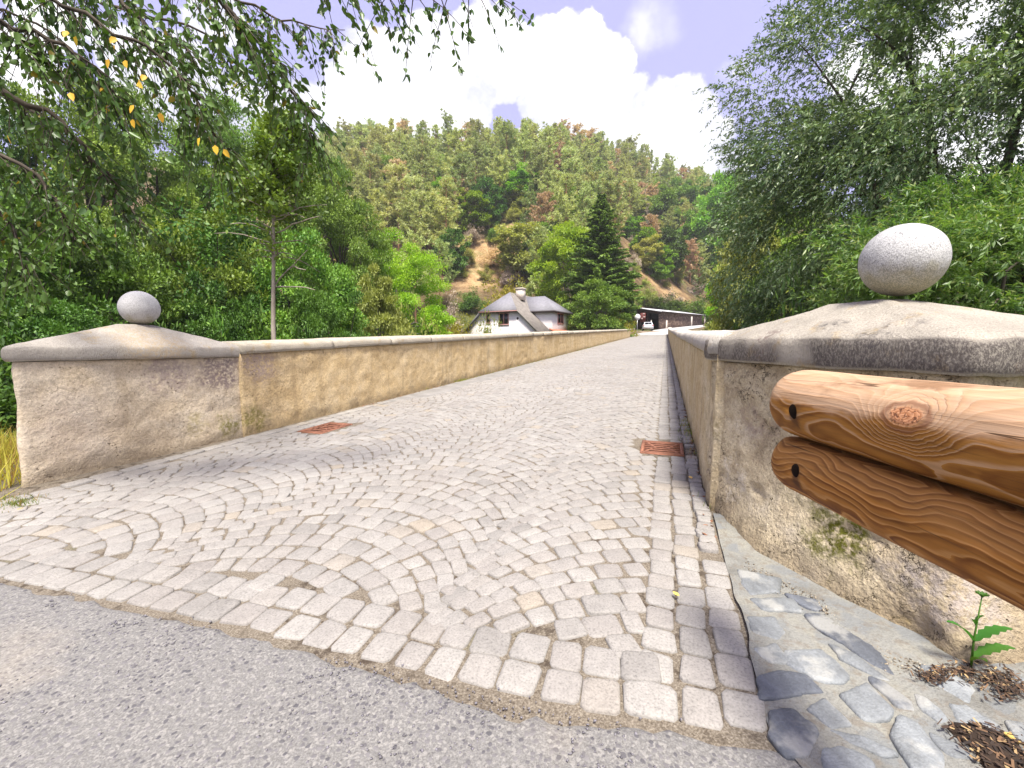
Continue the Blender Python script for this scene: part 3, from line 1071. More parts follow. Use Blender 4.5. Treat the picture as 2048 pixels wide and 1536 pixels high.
def ray_log(px, py, zc, r):
    d = ray(px, py)
    # |(x,z) - (LOGX,zc)| = r
    a = d[0] ** 2 + d[2] ** 2
    bq = 2 * (d[0] * (-LOGX) + d[2] * (EYE - zc))
    c = LOGX ** 2 + (EYE - zc) ** 2 - r * r
    s = (-bq - math.sqrt(max(0, bq * bq - 4 * a * c))) / (2 * a)
    return np.array([0, 0, EYE]) + d * s


rail = thing('log_railing', 'two smooth orange-brown logs bolted one above the other beside the near pillar', 'railing', (LOGX + 0.1, 0.25, 0.0))
knot_pt = ray_log(1808, 832, Z_TOP, LOGD / 2)
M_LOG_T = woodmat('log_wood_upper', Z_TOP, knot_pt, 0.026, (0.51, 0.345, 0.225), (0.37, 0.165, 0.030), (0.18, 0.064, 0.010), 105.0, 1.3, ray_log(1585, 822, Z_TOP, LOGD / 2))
M_LOG_B = woodmat('log_wood_lower', Z_LOW, None, 0, (0.52, 0.275, 0.10), (0.37, 0.155, 0.030), (0.13, 0.038, 0.007), 170.0, 5.1, ray_log(1590, 940, Z_LOW, .086))


def log(zc, y1, mat, r0, hole_px):
    secs = []
    n = 90
    ends = [(0.0, 0.55), (0.004, 0.74), (0.010, 0.86), (0.02, 0.945), (0.035, 0.985), (0.055, 1.0)]
    ys = [(y1 - d, k) for d, k in ends] + [(y, 1.0) for y in np.linspace(y1 - 0.08, -2.6, n)]
    m = 56
    an = np.arange(m) * 2 * math.pi / m
    for y, k in ys:
        rr = r0 * k * (1 + 0.012 * math.sin(y * 3.1 + zc * 9))
        secs.append(np.column_stack([LOGX + rr * np.cos(an), np.full(m, y), zc + rr * np.sin(an)]))
    Sx = np.array(secs)
    q = Sx.reshape(-1, 3)
    dd = 0.0022 * fbm(q * np.array([9, 2.5, 9.0]), 3)
    rad = q - np.column_stack([np.full(len(q), LOGX), q[:, 1], np.full(len(q), zc)])
    q += rad / (np.linalg.norm(rad, axis=1)[:, None] + 1e-6) * dd[:, None]
    if zc < 0.85:                       # lower log is planed flat where the upper one rests on it
        q[:, 2] = np.minimum(q[:, 2], Z_TOP - LOGD / 2 - 0.004)
    o = MB().loft(q.reshape(Sx.shape)).build('log_rail', mat, rail, smooth=True)
    # drilled, slightly slanting bolt hole
    hp = ray_log(*hole_px, zc, r0)
    cut = MB().tube([hp + np.array([-0.05, 0, 0.03]), hp + np.array([0.075, 0, -0.045])], 0.0155, 24).build('cutter', M_HOLE_SHADE)
    for ob in (cut, o):
        bm = bmesh.new()
        bm.from_mesh(ob.data)
        bmesh.ops.recalc_face_normals(bm, faces=bm.faces[:])
        bm.to_mesh(ob.data)
        bm.free()
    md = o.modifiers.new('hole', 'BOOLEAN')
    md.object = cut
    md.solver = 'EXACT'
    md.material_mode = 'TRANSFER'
    bpy.context.view_layer.update()
    L = np.array(rail.location)
    dg = bpy.context.evaluated_depsgraph_get()
    me = bpy.data.meshes.new_from_object(o.evaluated_get(dg))
    o.modifiers.clear()
    o.data = me
    if not me.materials:
        me.materials.append(mat)
    me.polygons.foreach_set('use_smooth', np.ones(len(me.polygons), bool))
    bpy.data.objects.remove(cut)
    # rusty bolt head deep in the hole
    dv = np.array([0.11, 0, -0.066])
    dv /= np.linalg.norm(dv)
    MB().tube([hp + dv * 0.058, hp + dv * 0.085], 0.015, 12).build('bolt', M_BOLT, rail)
    return o


M_HOLE_SHADE = simple('drilled_hole_shade', (0.022, 0.012, 0.006), 0.9)  # near-black colour paints the shade inside the drilled holes
M_BOLT = simple('rusty_bolt', (0.03, 0.018, 0.012), 0.8, 0.3)
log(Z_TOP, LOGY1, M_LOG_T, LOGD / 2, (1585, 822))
log(Z_LOW, LOGY1 - 0.01, M_LOG_B, 0.086, (1590, 940))
# squared post that carries the logs, outside the frame on the right
M_POST = simple('post_wood', (0.30, 0.15, 0.06), 0.7, var=0.3, scale=14, bump=0.4)
mb = MB()
for y in (0.25, -1.6):
    mb = MB().box((LOGX + 0.16, y, 0.42), (0.11, 0.13, 1.25))
    mb.build('post', M_POST, rail)

# ------------------------------------------------------------------ mortared stone strip at the foot of the near pillar
def strip_z(x, y):
    a, p = AP(np.asarray(x, float), np.asarray(y, float))
    t = np.clip((p - 0.30) / 0.9, 0, 1.5)
    return roadz(a) + 0.004 + 0.025 * t * (1 - np.clip(t - 0.55, 0, 1))


M_MORT, N, b_ = newmat('pale_mortar')
pos = N.n('ShaderNodeNewGeometry').outputs['Position']
n0, n1, n2 = N.noise(pos, 5, 5, .65), N.noise(pos, 120, 3, .7), N.noise(pos, 24, 4, .65)
c = N.ramp(n0, [(0.3, (0.14, 0.136, 0.12)), (0.5, (0.205, 0.203, 0.184)), (0.7, (0.24, 0.23, 0.19))])
c = N.mix(1.0, c, N.ramp(n1, [(0.3, 0.75), (0.5, 1.0), (0.7, 1.12)]), 'MULTIPLY')
vs = N.n('ShaderNodeTexVoronoi', {'feature': 'F1'}, Scale=7.5)
N.put(vs.inputs['Vector'], N.v('ADD', pos, N.v('SCALE', N.noise(pos, 14, 4, out='Color'), s=.10)))
vc = N.n('ShaderNodeSeparateColor')
N.put(vc.inputs[0], vs.outputs['Color'])
c = N.mix(N.m('MULTIPLY', N.m('MULTIPLY', N.m('GREATER_THAN', vc.outputs[0], .42), N.rng(vs.outputs['Distance'], .55, .38)), .6), c, (0.155, 0.165, 0.17))
c = N.mix(N.rng(n2, .50, .66, 0, .6), c, (0.15, 0.125, 0.095))
N.put(b_.inputs['Base Color'], c)
b_.inputs['Roughness'].default_value = 0.9
N.put(b_.inputs['Normal'], N.n('ShaderNodeBump', None, Strength=0.7, Distance=0.008, Height=N.m('ADD', n1, n2)).outputs[0])
aa = np.arange(-1.2, 2.75, 0.03)
G = np.zeros((len(aa), 46, 3))
for i, a in enumerate(aa):
    p0 = 0.305 if a > 1.22 else 0.305 + (1.22 - a) * 0.45 + 0.02
    p0 += 0.010 * float(vnoise([[a * 9, 1, 1]])[0])
    if a > 2.1:
        p0 = 0.295
    pr = np.linspace(p0, 2.2, 46)
    X, Y = XY(a, pr)
    q = np.stack([X, Y, X * 0], 1)
    G[i] = np.stack([X, Y, strip_z(X, Y) + 0.006 * fbm(q * 7, 4) + 0.01 * np.clip(fbm(q * 2.5 + 4, 2), -1, 1) * (pr > 0.6)], -1)
tag(MB().grid(G).build('stone_pavement', M_MORT, smooth=True), kind='structure')

STONES = [[(500, 430), (700, 480), (690, 540), (560, 545), (515, 500)], [(570, 580), (780, 590), (820, 650), (640, 640)],
          [(545, 680), (680, 690), (740, 770), (700, 800), (570, 750)], [(750, 560), (900, 590), (940, 640), (880, 640), (800, 600)],
          [(880, 690), (950, 685), (1120, 780), (1240, 880), (1300, 980), (1200, 930), (1040, 820), (920, 740)],
          [(580, 850), (690, 830), (760, 920), (660, 920)], [(610, 1000), (700, 980), (850, 1000), (910, 1080), (690, 1105), (620, 1100)],
          [(760, 870), (930, 870), (1060, 980), (1040, 1030), (900, 1010), (770, 930)], [(1000, 840), (1130, 900), (1300, 1030), (1230, 1010), (1060, 920)],
          [(1210, 1020), (1300, 1050), (1420, 1150), (1430, 1190), (1350, 1170), (1230, 1060)],
          [(670, 1190), (790, 1190), (890, 1270), (910, 1330), (850, 1420), (760, 1410), (680, 1320)], [(870, 1180), (960, 1130), (1090, 1260), (1000, 1280)],
          [(1060, 1110), (1190, 1060), (1320, 1190), (1290, 1240), (1180, 1230)], [(1000, 1300), (1130, 1330), (1330, 1420), (1260, 1440), (1100, 1370)],
          [(950, 1400), (1060, 1390), (1200, 1460), (1230, 1560), (1000, 1560)], [(1380, 1240), (1470, 1290), (1580, 1420), (1600, 1522), (1450, 1500), (1340, 1330)],
          [(1500, 970), (1600, 980), (1760, 1090), (1730, 1150), (1570, 1060)], [(1650, 1190), (1730, 1180), (1890, 1290), (1870, 1340), (1700, 1270)],
          [(1450, 1120), (1520, 1150), (1620, 1250), (1580, 1270), (1480, 1190)], [(1950, 1270), (2048, 1290), (2120, 1400), (2000, 1350)],
          [(1540, 1330), (1680, 1390), (1820, 1500), (1700, 1490), (1570, 1390)], [(1970, 1040), (2048, 1030), (2100, 1100), (2000, 1090)]]
DARKS = {4, 6, 10, 9, 3}


def slatemat(name, base):
    m, N, b = newmat(name)
    g = N.n('ShaderNodeNewGeometry')
    pos = g.outputs['Position']
    n0 = N.noise(N.mapv(pos, (1, 0.4, 1), rot=(0, 0, 0.6)), 18, 5, .65)
    n1 = N.noise(pos, 130, 3, .6)
    k = g.outputs['Random Per Island']
    c = N.mix(k, tuple(x * .85 for x in base), tuple(x * 1.2 for x in base))
    c = N.mix(1.0, c, N.ramp(n0, [(0.3, 0.72), (0.5, 1.0), (0.7, 1.3)]), 'MULTIPLY')
    c = N.mix(1.0, c, N.ramp(n1, [(0.3, 0.85), (0.7, 1.12)]), 'MULTIPLY')
    c = N.mix(N.rng(N.noise(pos, 9, 4), .5, .65, 0, .5), c, (0.40, 0.39, 0.35))
    N.put(b.inputs['Base Color'], c)
    b.inputs['Roughness'].default_value = 0.6
    N.put(b.inputs['Normal'], N.n('ShaderNodeBump', None, Strength=0.6, Distance=0.006, Height=N.m('ADD', n0, n1)).outputs[0])
    return m


pl = {False: MB(), True: MB()}
for i, st in enumerate(STONES):
    pts = []
    for (cx, cy) in st:
        h = road_hit(1300 + cx * 0.3652, 980 + cy * 0.3652, 0.022)
        pts.append(h[:2])
    pts = np.array(pts)
    pts = pts.mean(0) + (pts - pts.mean(0)) * 1.22
    pts = np.array(chamfer(pts, 0.012))
    pts = resample(pts, 0.012)
    c = pts.mean(0)
    pts = pts + (0.005 * fbm(np.column_stack([pts * 40, np.zeros(len(pts))]), 3))[:, None] * (pts - c) / (np.linalg.norm(pts - c, axis=1)[:, None] + 1e-6)
    secs = []
    for k, dz in ((1.04, -0.012), (1.0, 0.001), (0.94, 0.0055), (0.8, 0.007), (0.5, 0.008), (0.2, 0.008)):
        L = c + (pts - c) * k
        q3 = np.column_stack([L * 14, np.zeros(len(L))])
        secs.append(np.column_stack([L, strip_z(L[:, 0], L[:, 1]) + dz + 0.003 * fbm(q3, 3)]))
    pl[i in DARKS].loft(secs)
o = pl[False].build('stone_pavement', slatemat('grey_slate', (0.175, 0.186, 0.192)), smooth=True)
tag(o, kind='structure')
o = pl[True].build('stone_pavement', slatemat('dark_slate', (0.095, 0.104, 0.12)), smooth=True)
tag(o, kind='structure')

# leaf litter and mulch by the stones
mb = MB()
poly = [(1625, 1280), (1900, 1300), (2060, 1400), (2060, 1540), (1840, 1540)]
P4 = [road_hit(1300 + x * .3652, 980 + y * .3652, 0.03)[:2] for x, y in poly]
extra = [((1560, 1010), 60), ((1990, 1100), 70), ((1720, 985), 50), ((1900, 1030), 60)]


def inpoly(x, y, P):
    r = False
    j = len(P) - 1
    for i in range(len(P)):
        if (P[i][1] > y) != (P[j][1] > y) and x < (P[j][0] - P[i][0]) * (y - P[i][1]) / (P[j][1] - P[i][1] + 1e-12) + P[i][0]:
            r = not r
        j = i
    return r


cx = np.array(P4)
soil = resample(chamfer(list(cx) + [], .03), .02)
sc0 = soil.mean(0)
soil = soil + (0.02 * fbm(np.column_stack([soil * 16, np.zeros(len(soil))]), 3))[:, None] * (soil - sc0) / (np.linalg.norm(soil - sc0, axis=1)[:, None] + 1e-6)
secs = []
for k_, dz in ((1.03, -.004), (.9, .012), (.6, .017), (.3, .018)):
    L_ = sc0 + (soil - sc0) * k_
    secs.append(np.column_stack([L_, strip_z(L_[:, 0], L_[:, 1]) + dz + .003 * fbm(np.column_stack([L_ * 30, np.zeros(len(L_))]), 2)]))
tag(MB().loft(secs).build('soil_patch', simple('dark_soil', (0.028, 0.018, 0.012), .95, scale=40, var=.5, bump=.6), smooth=True), kind='structure')
n = 0
while n < 2700:
    if n < 2100:
        x, y = random.uniform(cx[:, 0].min() - .02, cx[:, 0].max() + .35), random.uniform(cx[:, 1].min() - .3, cx[:, 1].max())
        if not inpoly(x + random.gauss(0, .012), y + random.gauss(0, .012), P4 + []) and not (x > cx[:, 0].min() + .12 and y < 1.0 and random.random() < .7):
            if random.random() > 0.02:
                n += 0.02
                continue
    else:
        (qx, qy), sp = random.choice(extra)
        h = road_hit(1300 + (qx + random.gauss(0, sp)) * .3652, 980 + (qy + random.gauss(0, sp * .4)) * .3652, 0.03)
        x, y = h[:2]
    L, w = random.uniform(.006, .024), random.uniform(.002, .006)
    an = random.uniform(0, 6.28)
    u = np.array([math.cos(an), math.sin(an), random.gauss(0, .3)]) * L / 2
    v = np.array([-math.sin(an), math.cos(an), random.gauss(0, .3)]) * w / 2
    c0 = np.array([x, y, float(strip_z(x, y)) + 0.012 + random.uniform(0, .012)])
    mb.add([c0 - u - v, c0 + u - v, c0 + u + v, c0 - u + v], np.array([[0, 1, 2, 3]]))
    n += 1
m, N, b_ = newmat('leaf_litter')
k = N.n('ShaderNodeNewGeometry').outputs['Random Per Island']
N.put(b_.inputs['Base Color'], N.ramp(k, [(0, (0.015, 0.01, 0.008)), (0.6, (0.06, 0.033, 0.018)), (0.86, (0.16, 0.09, 0.045)), (1, (0.42, 0.30, 0.14))]))
b_.inputs['Roughness'].default_value = .9
o = mb.build('leaf_litter', m)
tag(o, 'dark brown leaf litter and bark bits heaped on the stone strip', 'leaf litter', kind='stuff')

mb = MB()
for i in range(900):
    t_ = random.random()
    px_ = 1490 + 558 * t_
    py_ = np.interp(px_, [1440, 1504, 1665, 1738, 1848, 2060], [1060, 1122, 1205, 1285, 1328, 1366]) + abs(random.gauss(0, 16)) - 4
    h = road_hit(px_, py_, 0.03)
    r = random.uniform(.0012, .0045)
    z_ = float(strip_z(h[0], h[1])) + .004
    v = (oct_ + rng.normal(0, .3, (6, 3))) * np.array([r, r * random.uniform(.5, 1), r * .6]) + [h[0], h[1], z_]
    mb.add(v, octF)
m, N, b_ = newmat('grit')
k = N.n('ShaderNodeNewGeometry').outputs['Random Per Island']
N.put(b_.inputs['Base Color'], N.ramp(k, [(0, (0.05, 0.035, 0.02)), (.5, (0.20, 0.155, 0.10)), (1, (0.42, 0.36, 0.27))]))
tag(mb.build('gravel', m), 'crumbled grit lying along the foot of the near pillar', 'gravel', kind='stuff')

# ------------------------------------------------------------------ drain grates
M_RUST = simple('rusty_iron', (0.27, 0.12, 0.075), 0.75, 0.2, var=0.35, scale=30, bump=0.4)
M_PIT = simple('drain_dark', (0.012, 0.01, 0.009), 1.0)
M_CONC = simple('grate_frame_stone', (0.34, 0.31, 0.28), 0.9, scale=30)


def grate(label, ga, gp, la, wp, nbar=6):
    x, y = XY(ga, gp)
    z = float(roadz(ga))
    root = thing('drain_grate', label, 'drain grate', (x, y, z))
    rz = -HD

    def loc2w(u, v, h):          # u across the road, v along it
        X, Y = XY(ga + v, gp + u)
        return np.array([X, Y, float(roadz(ga + v)) + h])

    def bar(mb, u0, v0, u1, v1, w, h0, h1):
        d = np.array([u1 - u0, v1 - v0])
        nrm = np.array([-d[1], d[0]]) / np.linalg.norm(d) * w / 2
        q = [(u0 + nrm[0], v0 + nrm[1]), (u0 - nrm[0], v0 - nrm[1]), (u1 - nrm[0], v1 - nrm[1]), (u1 + nrm[0], v1 + nrm[1])]
        mb.loft([[loc2w(a, b, h0) for a, b in q], [loc2w(a, b, h1) for a, b in q]])

    hw, hl = wp / 2, la / 2
    fr = MB()
    t = 0.028
    bar(fr, -hw, -hl + t / 2, hw, -hl + t / 2, t, -0.04, 0.003)
    bar(fr, -hw, hl - t / 2, hw, hl - t / 2, t, -0.04, 0.003)
    bar(fr, -hw + t / 2, -hl + t, -hw + t / 2, hl - t, t, -0.04, 0.003)
    bar(fr, hw - t / 2, -hl + t, hw - t / 2, hl - t, t, -0.04, 0.003)
    fr.build('frame', M_RUST, root)
    il, iw = hl - t, hw - t
    for k in range(nbar):
        v = -il + (k + 0.5) * 2 * il / nbar
        b1 = MB()
        bar(b1, -iw, v, iw, v, 2 * il / nbar * 0.42, -0.009, 0.001)
        b1.build('bar', M_RUST, root)
    for sx in (-1, 1):
        b1 = MB()
        bar(b1, sx * iw, -il, sx * iw * 0.35, 0, 0.014, -0.009, 0.0022)
        bar(b1, sx * iw * 0.35, 0.0, sx * iw, il, 0.014, -0.009, 0.0026)
        b1.build('brace', M_RUST, root)
    pit = MB()
    q = [(-hw, -hl), (hw, -hl), (hw, hl), (-hw, hl)]
    pit.add([loc2w(a, b, -0.014) for a, b in q], np.array([[0, 1, 2, 3]]))
    pit.build('sump', M_PIT, root)


grate('rusty drain grate in the cobbles beside the nearer wall', GR[0][0], GR[0][1], *GRS[0])
grate('rusty drain grate at the foot of the long ochre wall', GR[1][0], GR[1][1], *GRS[1])

# smooth concrete patch along the far gutter
aa = np.arange(5.6, 14, 0.1)
G = np.zeros((len(aa), 7, 3))
for i, a in enumerate(aa):
    e = min(1, (a - 5.6) / .8, (14 - a) / 1.5)
    w = (0.05 + 0.42 * e) * (1 + .25 * float(vnoise([[a * 1.7, 0, 0]])[0]))
    pr = np.linspace(-4.16, -4.16 + w, 7)
    X, Y = XY(a, pr)
    G[i] = np.stack([X, Y, roadz(a) + np.array([.012, .012, .011, .010, .009, .006, -.004])], -1)
tag(MB().grid(G).build('concrete_gutter_surface', simple('old_concrete', (0.21, 0.20, 0.188), .9, scale=5, var=.25, bump=.4), smooth=True), kind='structure')


# ------------------------------------------------------------------ weed by the near pillar
M_WEED = leafmat('weed_leaf', (0.03, 0.10, 0.014), (0.07, 0.18, 0.022), trans=.3)
base = road_hit(1942, 1335, 0.03)
weed = thing('weed', 'small green weed with jagged leaves growing at the foot of the near pillar', 'weed', base)
MB().tube([base, base + [0.0, 0.0, .09], base + [.012, -.0, .23]], [.0035, .003, .0015], 6).build('stem', M_WEED, weed)


def jag_leaf(b0, d, up, L, W):
    d = np.array(d, float)
    d /= np.linalg.norm(d)
    sd_ = np.cross(d, up)
    sd_ /= np.linalg.norm(sd_)
    nr = np.cross(sd_, d)
    mb = MB()
    n = 11
    V = []
    for i in range(n):
        t = i / (n - 1)
        w = W * (math.sin(math.pi * min(1, t * 0.92 + .06)) ** .8) * (1.0 if i % 2 else 0.62)
        c0 = b0 + d * L * t + nr * (0.22 * L * math.sin(t * 2.4))
        V += [c0 - sd_ * w + nr * .004, c0, c0 + sd_ * w + nr * .004]
    F = []
    for i in range(n - 1):
        F += [[i * 3, i * 3 + 1, i * 3 + 4, i * 3 + 3], [i * 3 + 1, i * 3 + 2, i * 3 + 5, i * 3 + 4]]
    return mb.add(V, np.array(F))


for hz, d, L, W in ((.085, (-.95, .1, .5), .10, .020), (.085, (1, -.1, .28), .115, .022), (.032, (1, -.15, .2), .12, .023), (.02, (-.2, -.7, .35), .07, .015), (.14, (-.7, -.3, .5), .035, .008), (.15, (.7, -.2, .6), .03, .007)):
    jag_leaf(base + [0, 0, hz], d, (0, 0, 1), L, W).build('leaf', M_WEED, weed)
mb = MB()
for k in range(9):
    an = k * 0.7
    q = jag_leaf(base + [.012, 0, .228], (math.cos(an), math.sin(an), .6), (0, 0, 1), .022, .005)
    mb.add(np.concatenate(q.V), q.F)
mb.build('top_leaves', M_WEED, weed)

# fallen leaves
M_YLEAF = leafmat('yellow_leaf', (0.62, 0.42, 0.08), (0.70, 0.55, 0.18), trans=.2)
for (px, py, lab) in ((1381, 955, 'yellow fallen leaf on the cobbles beside the near gutter'), (1352, 1188, 'small pale fallen leaf lying on the cobbles beside the stone strip'),
                      (40, 1018, 'dry tan fallen leaf at the edge of the cobbles beside the farther pillar'), (2030, 1478, 'pale yellow fallen leaf on the brown litter')):
    h = road_hit(px, py, 0.02)
    an = random.uniform(0, 3)
    mb = MB()
    s_ = .045 if px in (1381, 2030) else .032
    V = []
    for i in range(7):
        t = i / 6
        w = .5 * math.sin(math.pi * min(1, t * .93 + .04)) * .62
        for sg in (-1, 0, 1):
            u, v = (t - .5), sg * w
            V.append(h + np.array([u * math.cos(an) - v * math.sin(an), u * math.sin(an) + v * math.cos(an), .18 * abs(sg) * w + .1 * t * t]) * s_)
    F = []
    for i in range(6):
        F += [[i * 3, i * 3 + 1, i * 3 + 4, i * 3 + 3], [i * 3 + 1, i * 3 + 2, i * 3 + 5, i * 3 + 4]]
    tag(mb.add(V, np.array(F)).build('fallen_leaf', M_YLEAF, loc=h), lab, 'leaf', 'fallen leaves')

# ------------------------------------------------------------------ terrain
SKY = [(-3000, 330), (-800, 330), (0, 330), (600, 328), (850, 322), (1000, 326), (1150, 322), (1250, 335), (1330, 362), (1400, 400), (1500, 412), (2048, 430), (3400, 430)]
SKU = np.array([ray(x, y)[0] / ray(x, y)[1] for x, y in SKY])
SKR = np.array([ray(x, y)[2] / ray(x, y)[1] for x, y in SKY])


def hill_base(X):
    return 76 + np.clip(X - 14, 0, 48) * 0.95 + np.maximum(0, -X - 40) * 0.15


def terr(X, Y):
    X = np.asarray(X, float)
    Y = np.asarray(Y, float)
    a, p = AP(X, Y)
    z = np.interp(a, [-400, -60, 0.3, 2.2, 3.6, 9, 33, 46, 58, 66, 78, 90, 130], [2, .5, -.10, -.10, -.9, -5, -5, -0.8, .6, 2.5, 3.55, 4.6, 6.5])
    # behind the camera the ground is level with the road
    yb = hill_base(X)
    t = np.clip((Y - yb) / 105.0, 0, 1)
    u = X / np.maximum(Y, 20)
    H = EYE + (yb + 105) * np.interp(u, SKU, SKR)
    prof = t * 0.86 + 0.14 * t * t * (3 - 2 * t)
    z = z + (H - z) * prof * (Y > yb)
    P = np.stack([X.ravel(), Y.ravel(), 0 * X.ravel()], 1)
    n = fbm(P / 21.0, 4).reshape(X.shape) * 2.6 + fbm(P / 5.0, 3).reshape(X.shape) * 0.5
    z = z + n * np.clip((Y - yb) / 20, 0, 1) * np.clip((125 - (Y - yb)) / 30, 0.25, 1)
    z = z + np.clip((Y - yb - 105) / 400, 0, 1) * -20
    # the road platform beyond the bridge
    k = np.clip((a - 63) / 3, 0, 1) * np.clip(1 - (abs(p + 2.0) - 3.0) / 2.5, 0, 1) * np.clip((74 - a) / 5, 0, 1)
    z = z * (1 - k) + (roadz(a) - 0.05) * k
    return z


def tz(x, y):
    return float(terr(np.array([x]), np.array([y]))[0])


def ground_hit(px, py, Y0=5.0, Y1=260.0):
    Ys = np.arange(Y0, Y1, 0.5)
    d = ray(px, py)
    P = np.array([0, 0, EYE])[None] + d[None] * (Ys / d[1])[:, None]
    below = P[:, 2] <= terr(P[:, 0], P[:, 1])
    i = int(np.argmax(below)) if below.any() else len(Ys) - 1
    return P[i]


xs = np.concatenate([np.arange(-900, -150, 30), np.arange(-150, 170, 2.0), np.arange(170, 900, 30)])
ys = np.concatenate([np.arange(-600, -30, 40), np.arange(-30, -4, 2.0), np.arange(-4, 9, 0.5), np.arange(9, 215, 2.0), np.arange(215, 900, 40)])
Xg, Yg = np.meshgrid(xs, ys, indexing='ij')
Zg = terr(Xg, Yg)
M_GND, N, b_ = newmat('hillside_soil')
pos = N.n('ShaderNodeNewGeometry').outputs['Position']
n0, n1, n2 = N.noise(pos, .06, 5, .6), N.noise(pos, .5, 5, .65), N.noise(pos, 4, 4, .7)
straw = N.ramp(n1, [(.3, (0.20, 0.115, 0.055)), (.5, (0.36, 0.235, 0.12)), (.7, (0.46, 0.33, 0.18))])
floor_ = N.ramp(n1, [(.3, (0.055, 0.036, 0.022)), (.5, (0.13, 0.085, 0.048)), (.7, (0.17, 0.135, 0.06))])
wp = N.v('SCALE', N.v('SUBTRACT', N.noise(pos, .12, 4, .6, out='Color'), (.5, .5, .5)), s=16.0)
bk = None
for (px_, py_, r_b) in ((960, 545, 13), (968, 505, 12), (985, 468, 12), (1285, 470, 13), (1300, 520, 12), (1320, 565, 12), (1225, 405, 11), (1060, 480, 8)):
    k_ = spot(N, pos, ground_hit(px_, py_), r_b, wp)
    bk = k_ if bk is None else N.m('MAXIMUM', bk, k_)
straw = N.mix(bk, floor_, straw)
grn = N.ramp(n1, [(.3, (0.035, 0.055, 0.015)), (.7, (0.12, 0.14, 0.035))])
sep = N.n('ShaderNodeSeparateXYZ')
N.put(sep.inputs[0], pos)
low = N.rng(sep.outputs[2], 14, 3)
c = N.mix(N.m('MAXIMUM', N.rng(n0, .5, .62, 0, .8), low), straw, grn)
c = N.mix(1.0, c, N.ramp(n2, [(.25, .6), (.75, 1.3)]), 'MULTIPLY')
N.put(b_.inputs['Base Color'], c)
b_.inputs['Roughness'].default_value = .95
b_.inputs['Specular IOR Level'].default_value = .1
N.put(b_.inputs['Normal'], N.n('ShaderNodeBump', None, Strength=1.0, Distance=0.25, Height=N.m('ADD', n1, N.m('MULTIPLY', n2, .4))).outputs[0])
tag(MB().grid(np.stack([Xg, Yg, Zg], -1)).build('ground', M_GND, smooth=True), kind='structure')

# river under the bridge
q = [XY(8, -300), XY(30, -300), XY(30, 300), XY(8, 300)]
M_RIV = simple('river_water', (0.02, 0.03, 0.02), 0.08, 0, .5)
tag(MB().add([(x, y, -4.6) for x, y in q], np.array([[0, 1, 2, 3]])).build('river_water', M_RIV), kind='structure')

# road beyond the bridge, bending to the right in front of the shed
RC = np.array([[*XY(65.6, -2.0)], [*XY(70, -1.9)], [25.6, 73.2], [30.6, 78.4], [36.5, 82.4], [44, 86], [54, 89]])
tt = np.linspace(0, len(RC) - 1, 60)
path = np.stack([np.interp(tt, range(len(RC)), RC[:, k]) for k in (0, 1)], 1)
for _ in range(6):
    path[1:-1] = (path[:-2] + path[1:-1] * 2 + path[2:]) / 4
tg = np.gradient(path, axis=0)
tg /= np.linalg.norm(tg, axis=1)[:, None]
nr = np.stack([tg[:, 1], -tg[:, 0]], 1)
zc = terr(path[:, 0], path[:, 1])
zc = np.interp(np.arange(60), [0, 12, 24, 36, 48, 59], [float(roadz(65.6)) + .0, 3.15, 4.1, 4.9, 5.7, 6.4])
G = np.stack([np.column_stack([path + nr * w, zc + 0.0 - 0.12 * (abs(w) > 2.4)]) for w in (-3.4, -2.4, -1, 0, 1, 2.4, 3.0)], 1)
M_FAR = simple('grey_road', (0.40, 0.385, 0.37), .85, scale=1.5, var=.1)
tag(MB().grid(G).build('road', M_FAR, smooth=True), kind='structure')
# dirt verge carrying that road
G2 = np.stack([np.column_stack([path + nr * w, zc - 0.03 - d]) for w, d in ((-7.5, .35), (-3.4, .1), (0, .06), (3.0, .1), (4.6, 1.6), (7, 4))], 1)
tag(MB().grid(G2).build('ground', simple('verge_soil', (0.10, 0.075, 0.04), .95, scale=1.2, var=.4), smooth=True), kind='structure')

# ------------------------------------------------------------------ tree makers
def leaves(mb, C, D, U, L, Wd, kind=4, fold=0.0):
    """one small blade per row: C base, D long axis, U rough normal"""
    n = len(C)
    D = D / (np.linalg.norm(D, axis=1)[:, None] + 1e-9)
    Sd = np.cross(D, U)
    Sd /= np.linalg.norm(Sd, axis=1)[:, None] + 1e-9
    Nn = np.cross(Sd, D)
    L = np.broadcast_to(L, (n,))[:, None]
    Wd = np.broadcast_to(Wd, (n,))[:, None]
    if kind == 4:
        V = np.stack([C, C + D * L * .45 + Sd * Wd * .5, C + D * L, C + D * L * .45 - Sd * Wd * .5], 1)
        F = np.arange(n)[:, None] * 4 + np.array([[0, 1, 2, 3]])
        mb.add(V.reshape(-1, 3), F)
    else:
        up = Nn * Wd * fold
        dr = -Nn * L * .12
        V = np.stack([C, C + D * L * .28 + Sd * Wd * .5 + up, C + D * L * .66 + Sd * Wd * .40 + up + dr * .5, C + D * L + dr,
                      C + D * L * .66 - Sd * Wd * .40 + up + dr * .5, C + D * L * .28 - Sd * Wd * .5 + up], 1)
        i = np.arange(n)[:, None] * 6
        mb.add(V.reshape(-1, 3), np.concatenate([i + np.array([[0, 1, 2, 3]]), i + np.array([[0, 3, 4, 5]])]))


def bent(a, b, sag, n=6, wob=0.0):
    t = np.linspace(0, 1, n)[:, None]
    P = np.asarray(a) * (1 - t) + np.asarray(b) * t
    P[:, 2] += (sag * np.sin(t * math.pi))[:, 0]
    if wob:
        P[1:-1] += rng.normal(0, wob, (n - 2, 3))
    return P


